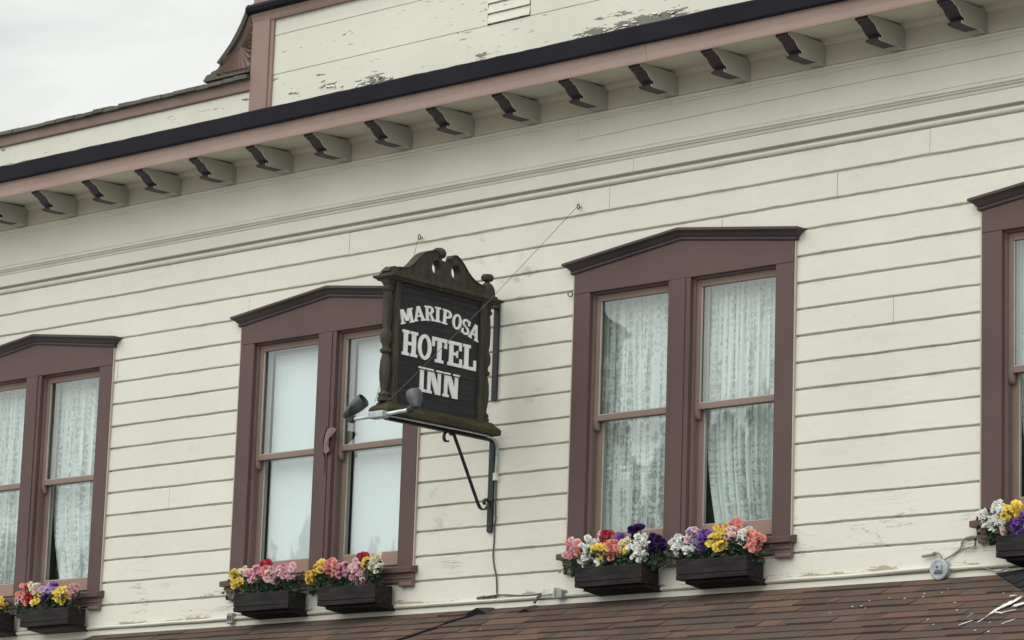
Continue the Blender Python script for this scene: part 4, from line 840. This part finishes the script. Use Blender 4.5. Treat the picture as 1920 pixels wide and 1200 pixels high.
# iron: scrolled bracket below, strap above
ib = thing('sign_bracket', 'black scrolled iron bracket bolted to the wall below the sign', 'bracket', (-.16,-.01,4.87))
b = MB(); b.prism([(-.192,4.885),(-.18,4.868),(-.15,4.868),(-.138,4.885),(-.138,5.60),(-.192,5.60)], 1, -.024, -.006); b.build('wall_bar', M['iron'], ib, bevel=.002)
b = MB(); b.box(-.186,-.146,-1.20,-.02,5.578,5.597); b.build('shelf_bar', M['iron'], ib, bevel=.002)
def sc(cy, cz, r0, r1, a0, a1, n=16): return [(-.165, cy+(r0+(r1-r0)*i/n)*math.cos(RAD(a0+(a1-a0)*i/n)), cz+(r0+(r1-r0)*i/n)*math.sin(RAD(a0+(a1-a0)*i/n))) for i in range(n+1)]
path = sc(-.525,5.533,.022,.056,-60,-330)[::1] + [(-.165,-.452,5.57)] + [(-.165,-.18,5.115)] + [(-.165,-.155,5.075)] + sc(-.092,5.092,.062,.048,200,310,8) + sc(-.070,5.098,.034,.016,-20,250,12)
b = MB(); b.bar(smoothpath(path,3), .026, .011); b.build('scroll_brace', M['iron'], ib)
for z in (4.93,5.12,5.45): b = MB(); b.lathe([(.009,0),(.009,.004),(.005,.007),(0,.008)], (-.165,-.024,z), (0,-1,0), 8); b.build('bolt', M['wire_steel'], ib)
us = thing('wall_strap', 'dark flat iron strap on the wall beside the sign post', 'strap', (-.16,-.01,5.9))
b = MB(); b.prism([(-.192,5.91),(-.18,5.897),(-.15,5.897),(-.138,5.91),(-.138,6.70),(-.192,6.70)], 1, -.024, -.006); b.build('strap_bar', M['iron'], us, bevel=.002)
for z in (5.98,6.27,6.6): b = MB(); b.lathe([(.009,0),(.009,.004),(.005,.007),(0,.008)], (-.165,-.024,z), (0,-1,0), 8); b.build('bolt', M['wire_steel'], us)
b = MB(); b.box(-.185,-.145,-.14,-.024,6.62,6.632); b.build('fixing_tab', M['iron'], us)
# guy wires
def ring(b, c, r, rad, ax):
    ax = Vector(ax).normalized(); t = Vector((0,0,1)); a = ax.cross(t).normalized(); d = a.cross(ax)
    b.tube([Vector(c)+(a*math.cos(k*6.2832/14)+d*math.sin(k*6.2832/14))*r for k in range(15)], rad, 6)
def guy(label, eye, end):
    t = thing('guy_wire', label, 'wire', eye, 'guy wires holding the sign'); b = MB(); b.tube([Vector(eye)+Vector((0,-.045,0)), (Vector(eye)+Vector(end))/2+Vector((0,0,-.008)), end], .0022, 6); b.build('wire', M['wire_steel'], t)
    b = MB(); ring(b, Vector(eye)+Vector((0,-.035,0)), .020, .0045, (1,.3,0)); b.tube([eye, Vector(eye)+Vector((0,-.018,0))], .0055, 6); b.build('eye_hook', M['wire_steel'], t)
guy('long steel wire crossing the sign face from an eye hook on upper right', (.664,0,7.33), (-.05,-1.285,5.70)); guy('short visible steel wire behind the sign from the upper left hook', (-1.023,0,7.309), (-.20,-1.285,5.70))
t = thing('eye_hook', 'small bare eye hook beside the lace window upper left corner', 'hook', (.603,0,6.652)); b = MB(); ring(b, (.603,-.03,6.652), .018, .005, (.8,-.6,0)); b.tube([(.620,0,6.650),(.612,-.02,6.651)], .005, 6); b.build('ring', M['wire_steel'], t)
# floodlights under the outer end of the sign
fl = thing('floodlight_fixture', 'twin grey floodlights on white arms under the outer end of the sign', 'floodlight', (-.05,-1.37,5.56))
b = MB(); b.box(-.13,.02,-1.425,-1.345,5.548,5.600); b.build('junction_box', M['galvanised'], fl, bevel=.008)
b = MB(); b.tube([(.02,-1.37,5.578),(.13,-1.365,5.585),(.235,-1.36,5.590)], .014, 10); b.build('arm', M['lamp_arm'], fl, smooth='auto')
b = MB(); b.tube([(-.13,-1.37,5.575),(-.22,-1.368,5.572),(-.33,-1.365,5.570)], .015, 10); b.build('arm', M['lamp_arm'], fl, smooth='auto')
def lamp(tail, aim, s=1., k=1.):
    aim = Vector(aim).normalized(); b = MB()
    b.lathe([(r*s,h*k) for r,h in [(.0,0),(.030,.004),(.040,.02),(.048,.04),(.060,.07),(.070,.10),(.074,.135),(.072,.16),(.066,.163),(.060,.14)]], tail, aim, 18); h = b.build('lamp_head', M['lamp_metal'], fl, smooth='auto')
    g = MB(); g.lathe([(r*s,h*k) for r,h in [(.0,.150),(.05,.146),(.061,.141),(.061,.139),(0,.138)]], tail, aim, 16); g.build('lens', M['lamp_dark'], h)
    return h
lamp((.310,-1.365,5.592), (-.42,.22,.88), .82, .92); lamp((-.445,-1.362,5.600), (.80,.16,.55), .76, 1.3)
b = MB(); b.lathe([(.026,-.03),(.030,-.02),(.030,.02),(.026,.03)], (.268,-1.37,5.592), (1,-.3,.2), 12); b.tube([(.225,-1.36,5.59),(.27,-1.365,5.592)], .02, 8); b.build('swivel', M['lamp_dark'], fl)
b = MB(); b.lathe([(.024,-.03),(.028,-.02),(.028,.02),(.024,.03)], (-.36,-1.365,5.572), (.3,-1,0), 12); b.tube([(-.32,-1.365,5.57),(-.37,-1.36,5.575)], .018, 8); b.tube([(-.36,-1.40,5.59),(-.31,-1.42,5.66)], .008, 6); b.build('swivel', M['lamp_dark'], fl)
# conduit and cable
cn = thing('conduit', 'grey conduit bending under the sign and down the wall into thin cable', 'conduit', (-.12,0,5.0))
b = MB(); b.tube(smoothpath([(-.06,-1.33,5.585),(-.05,-.8,5.586),(-.05,-.35,5.588),(-.06,-.16,5.585),(-.085,-.06,5.555),(-.105,-.024,5.48),(-.112,-.02,5.38),(-.116,-.02,5.30)],6), [.0065]*18+[.0065+.001*i for i in range(6)]+[.0125]*19, 10); b.build('tube', M['conduit_grey'], cn, smooth='auto')
b = MB(); b.box(-.135,-.100,-.036,-.004,5.27,5.33); b.build('coupling', M['box_white'], cn, bevel=.004)
b = MB(); b.tube(smoothpath([(-.116,-.014,5.27),(-.114,-.014,5.10),(-.112,-.014,5.0),(-.100,-.02,4.985),(-.118,-.012,4.92),(-.120,-.010,4.80),(-.124,-.010,4.69),(-.105,-.012,4.60),(-.080,-.012,4.52),(-.070,-.012,4.40),(-.05,-.02,4.378)],5), .0065, 8); b.build('cable', M['cable_dark'], cn, smooth='auto')
# boxes and loose wiring along the foot of the wall
t = thing('junction_box', 'round grey metal junction box with cover screws at the roof line', 'junction box', (4.03,-.01,4.34)); ct = Vector((4.04,0,4.338))
b = MB(); b.lathe([(.068,0),(.070,.05),(.066,.062)], ct, (0,-1,0), 24); b.build('box_body', M['galvanised'], t, smooth='auto')
b = MB(); b.lathe([(.072,.0625),(.072,.068),(.060,.070),(.054,.068),(0,.068)], ct, (0,-1,0), 24); b.box(ct.x-.035,ct.x+.03,-.074,-.068,ct.z-.030,ct.z-.016,1); b.box(ct.x-.03,ct.x+.028,-.080,-.068,ct.z-.006,ct.z+.032); b.box(ct.x-.012,ct.x+.004,-.084,-.0795,ct.z+.006,ct.z+.022,1)
b.build('cover', [M['galvanised'], M['cable_dark']], t)
t = thing('cable', 'brown looped cord running from round junction box up to the right window box', 'cable', (4.05,0,4.40)); b = MB()
b.tube(smoothpath([(4.055,-.03,4.405),(4.12,-.012,4.440),(4.18,-.012,4.478),(4.195,-.014,4.520),(4.225,-.012,4.545),(4.30,-.012,4.552),(4.335,-.016,4.535)],6), .007, 8)
b.tube(smoothpath([(4.185,-.020,4.483),(4.22,-.026,4.472),(4.265,-.022,4.480),(4.30,-.016,4.494),(4.335,-.06,4.530),(4.375,-.085,4.560),(4.41,-.10,4.605),(4.44,-.14,4.635)],6), .0075, 8); b.build('cord', M['cable_tan'], t, smooth='auto')
b = MB(); b.tube([(4.268,-.022,4.480),(4.30,-.018,4.492)], .013, 8); b.build('connector', M['box_white'], t)
t = thing('loose_pigtail', 'short capped wire sticking out left above the round junction box', 'wire', (4.03,0,4.40)); b = MB(); b.tube(smoothpath([(4.042,-.03,4.405),(4.035,-.035,4.435),(4.005,-.03,4.455),(3.975,-.025,4.452)],6), .006, 8); b.build('lead', M['cable_tan'], t); b = MB(); b.tube([(3.985,-.026,4.455),(3.965,-.025,4.449)], .014, 8); b.tube([(3.965,-.025,4.447),(3.88,-.03,4.440)], [.011,.010], 8); b.build('cap', M['cable_tan'], t)
t = thing('outlet_box', 'small grey outlet box below the left blind-window planter', 'outlet', (-3.0,0,4.33)); b = MB(); b.box(-3.05,-2.985,-.055,-.004,4.30,4.385); b.build('box_body', M['box_grey'], t, bevel=.004); b = MB(); b.box(-3.042,-3.022,-.060,-.0555,4.325,4.365); b.box(-3.012,-2.992,-.060,-.0555,4.325,4.365); b.build('socket', M['cable_dark'], t)
t = thing('cable_connector', 'white taped cable connector box lying on the wall ledge near black cable foot', 'connector', (.5,0,4.36)); b = MB(); b.add([(.40,-.04,4.352),(.53,-.05,4.358),(.56,-.05,4.398),(.43,-.04,4.400),(.40,-.02,4.345),(.53,-.012,4.350),(.56,-.012,4.392),(.43,-.012,4.392)], [(0,1,2,3),(4,7,6,5),(0,4,5,1),(3,2,6,7),(0,3,7,4),(1,5,6,2)]); b.box(.563,.578,-.085,-.004,4.318,4.402); b.build('housing', M['box_white'], t, bevel=.004)
b = MB(); b.box(.579,.64,-.07,-.004,4.320,4.385); b.build('box_body', M['box_grey'], t, bevel=.006)
b = MB(); b.tube(smoothpath([(.41,-.035,4.368),(.392,-.05,4.345),(.375,-.06,4.315),(.36,-.06,4.296)],5), .010, 8); b.tube(smoothpath([(.42,-.03,4.372),(.30,-.022,4.362),(.15,-.02,4.368),(.05,-.02,4.378),(-.06,-.025,4.381),(-.16,-.02,4.376),(-.25,-.02,4.372)],5), .006, 8)
for k in range(7): b.box(-.27+k*.03,-.255+k*.03,-.024,-.006,4.362+.004*(k%2),4.378+.003*(k%3))
b.build('lead', M['cable_dark'], t)
t = thing('base_cable', 'thin pale cable clipped along the wall foot from box to right edge', 'cable', (4.5,0,4.31)); b = MB(); b.tube(smoothpath([(4.11,-.02,4.325),(4.35,-.03,4.335),(4.5,-.03,4.30),(4.62,-.03,4.335),(4.9,-.03,4.315),(5.6,-.03,4.32)],6), .005, 6); b.build('cord', M['cable_tan'], t)
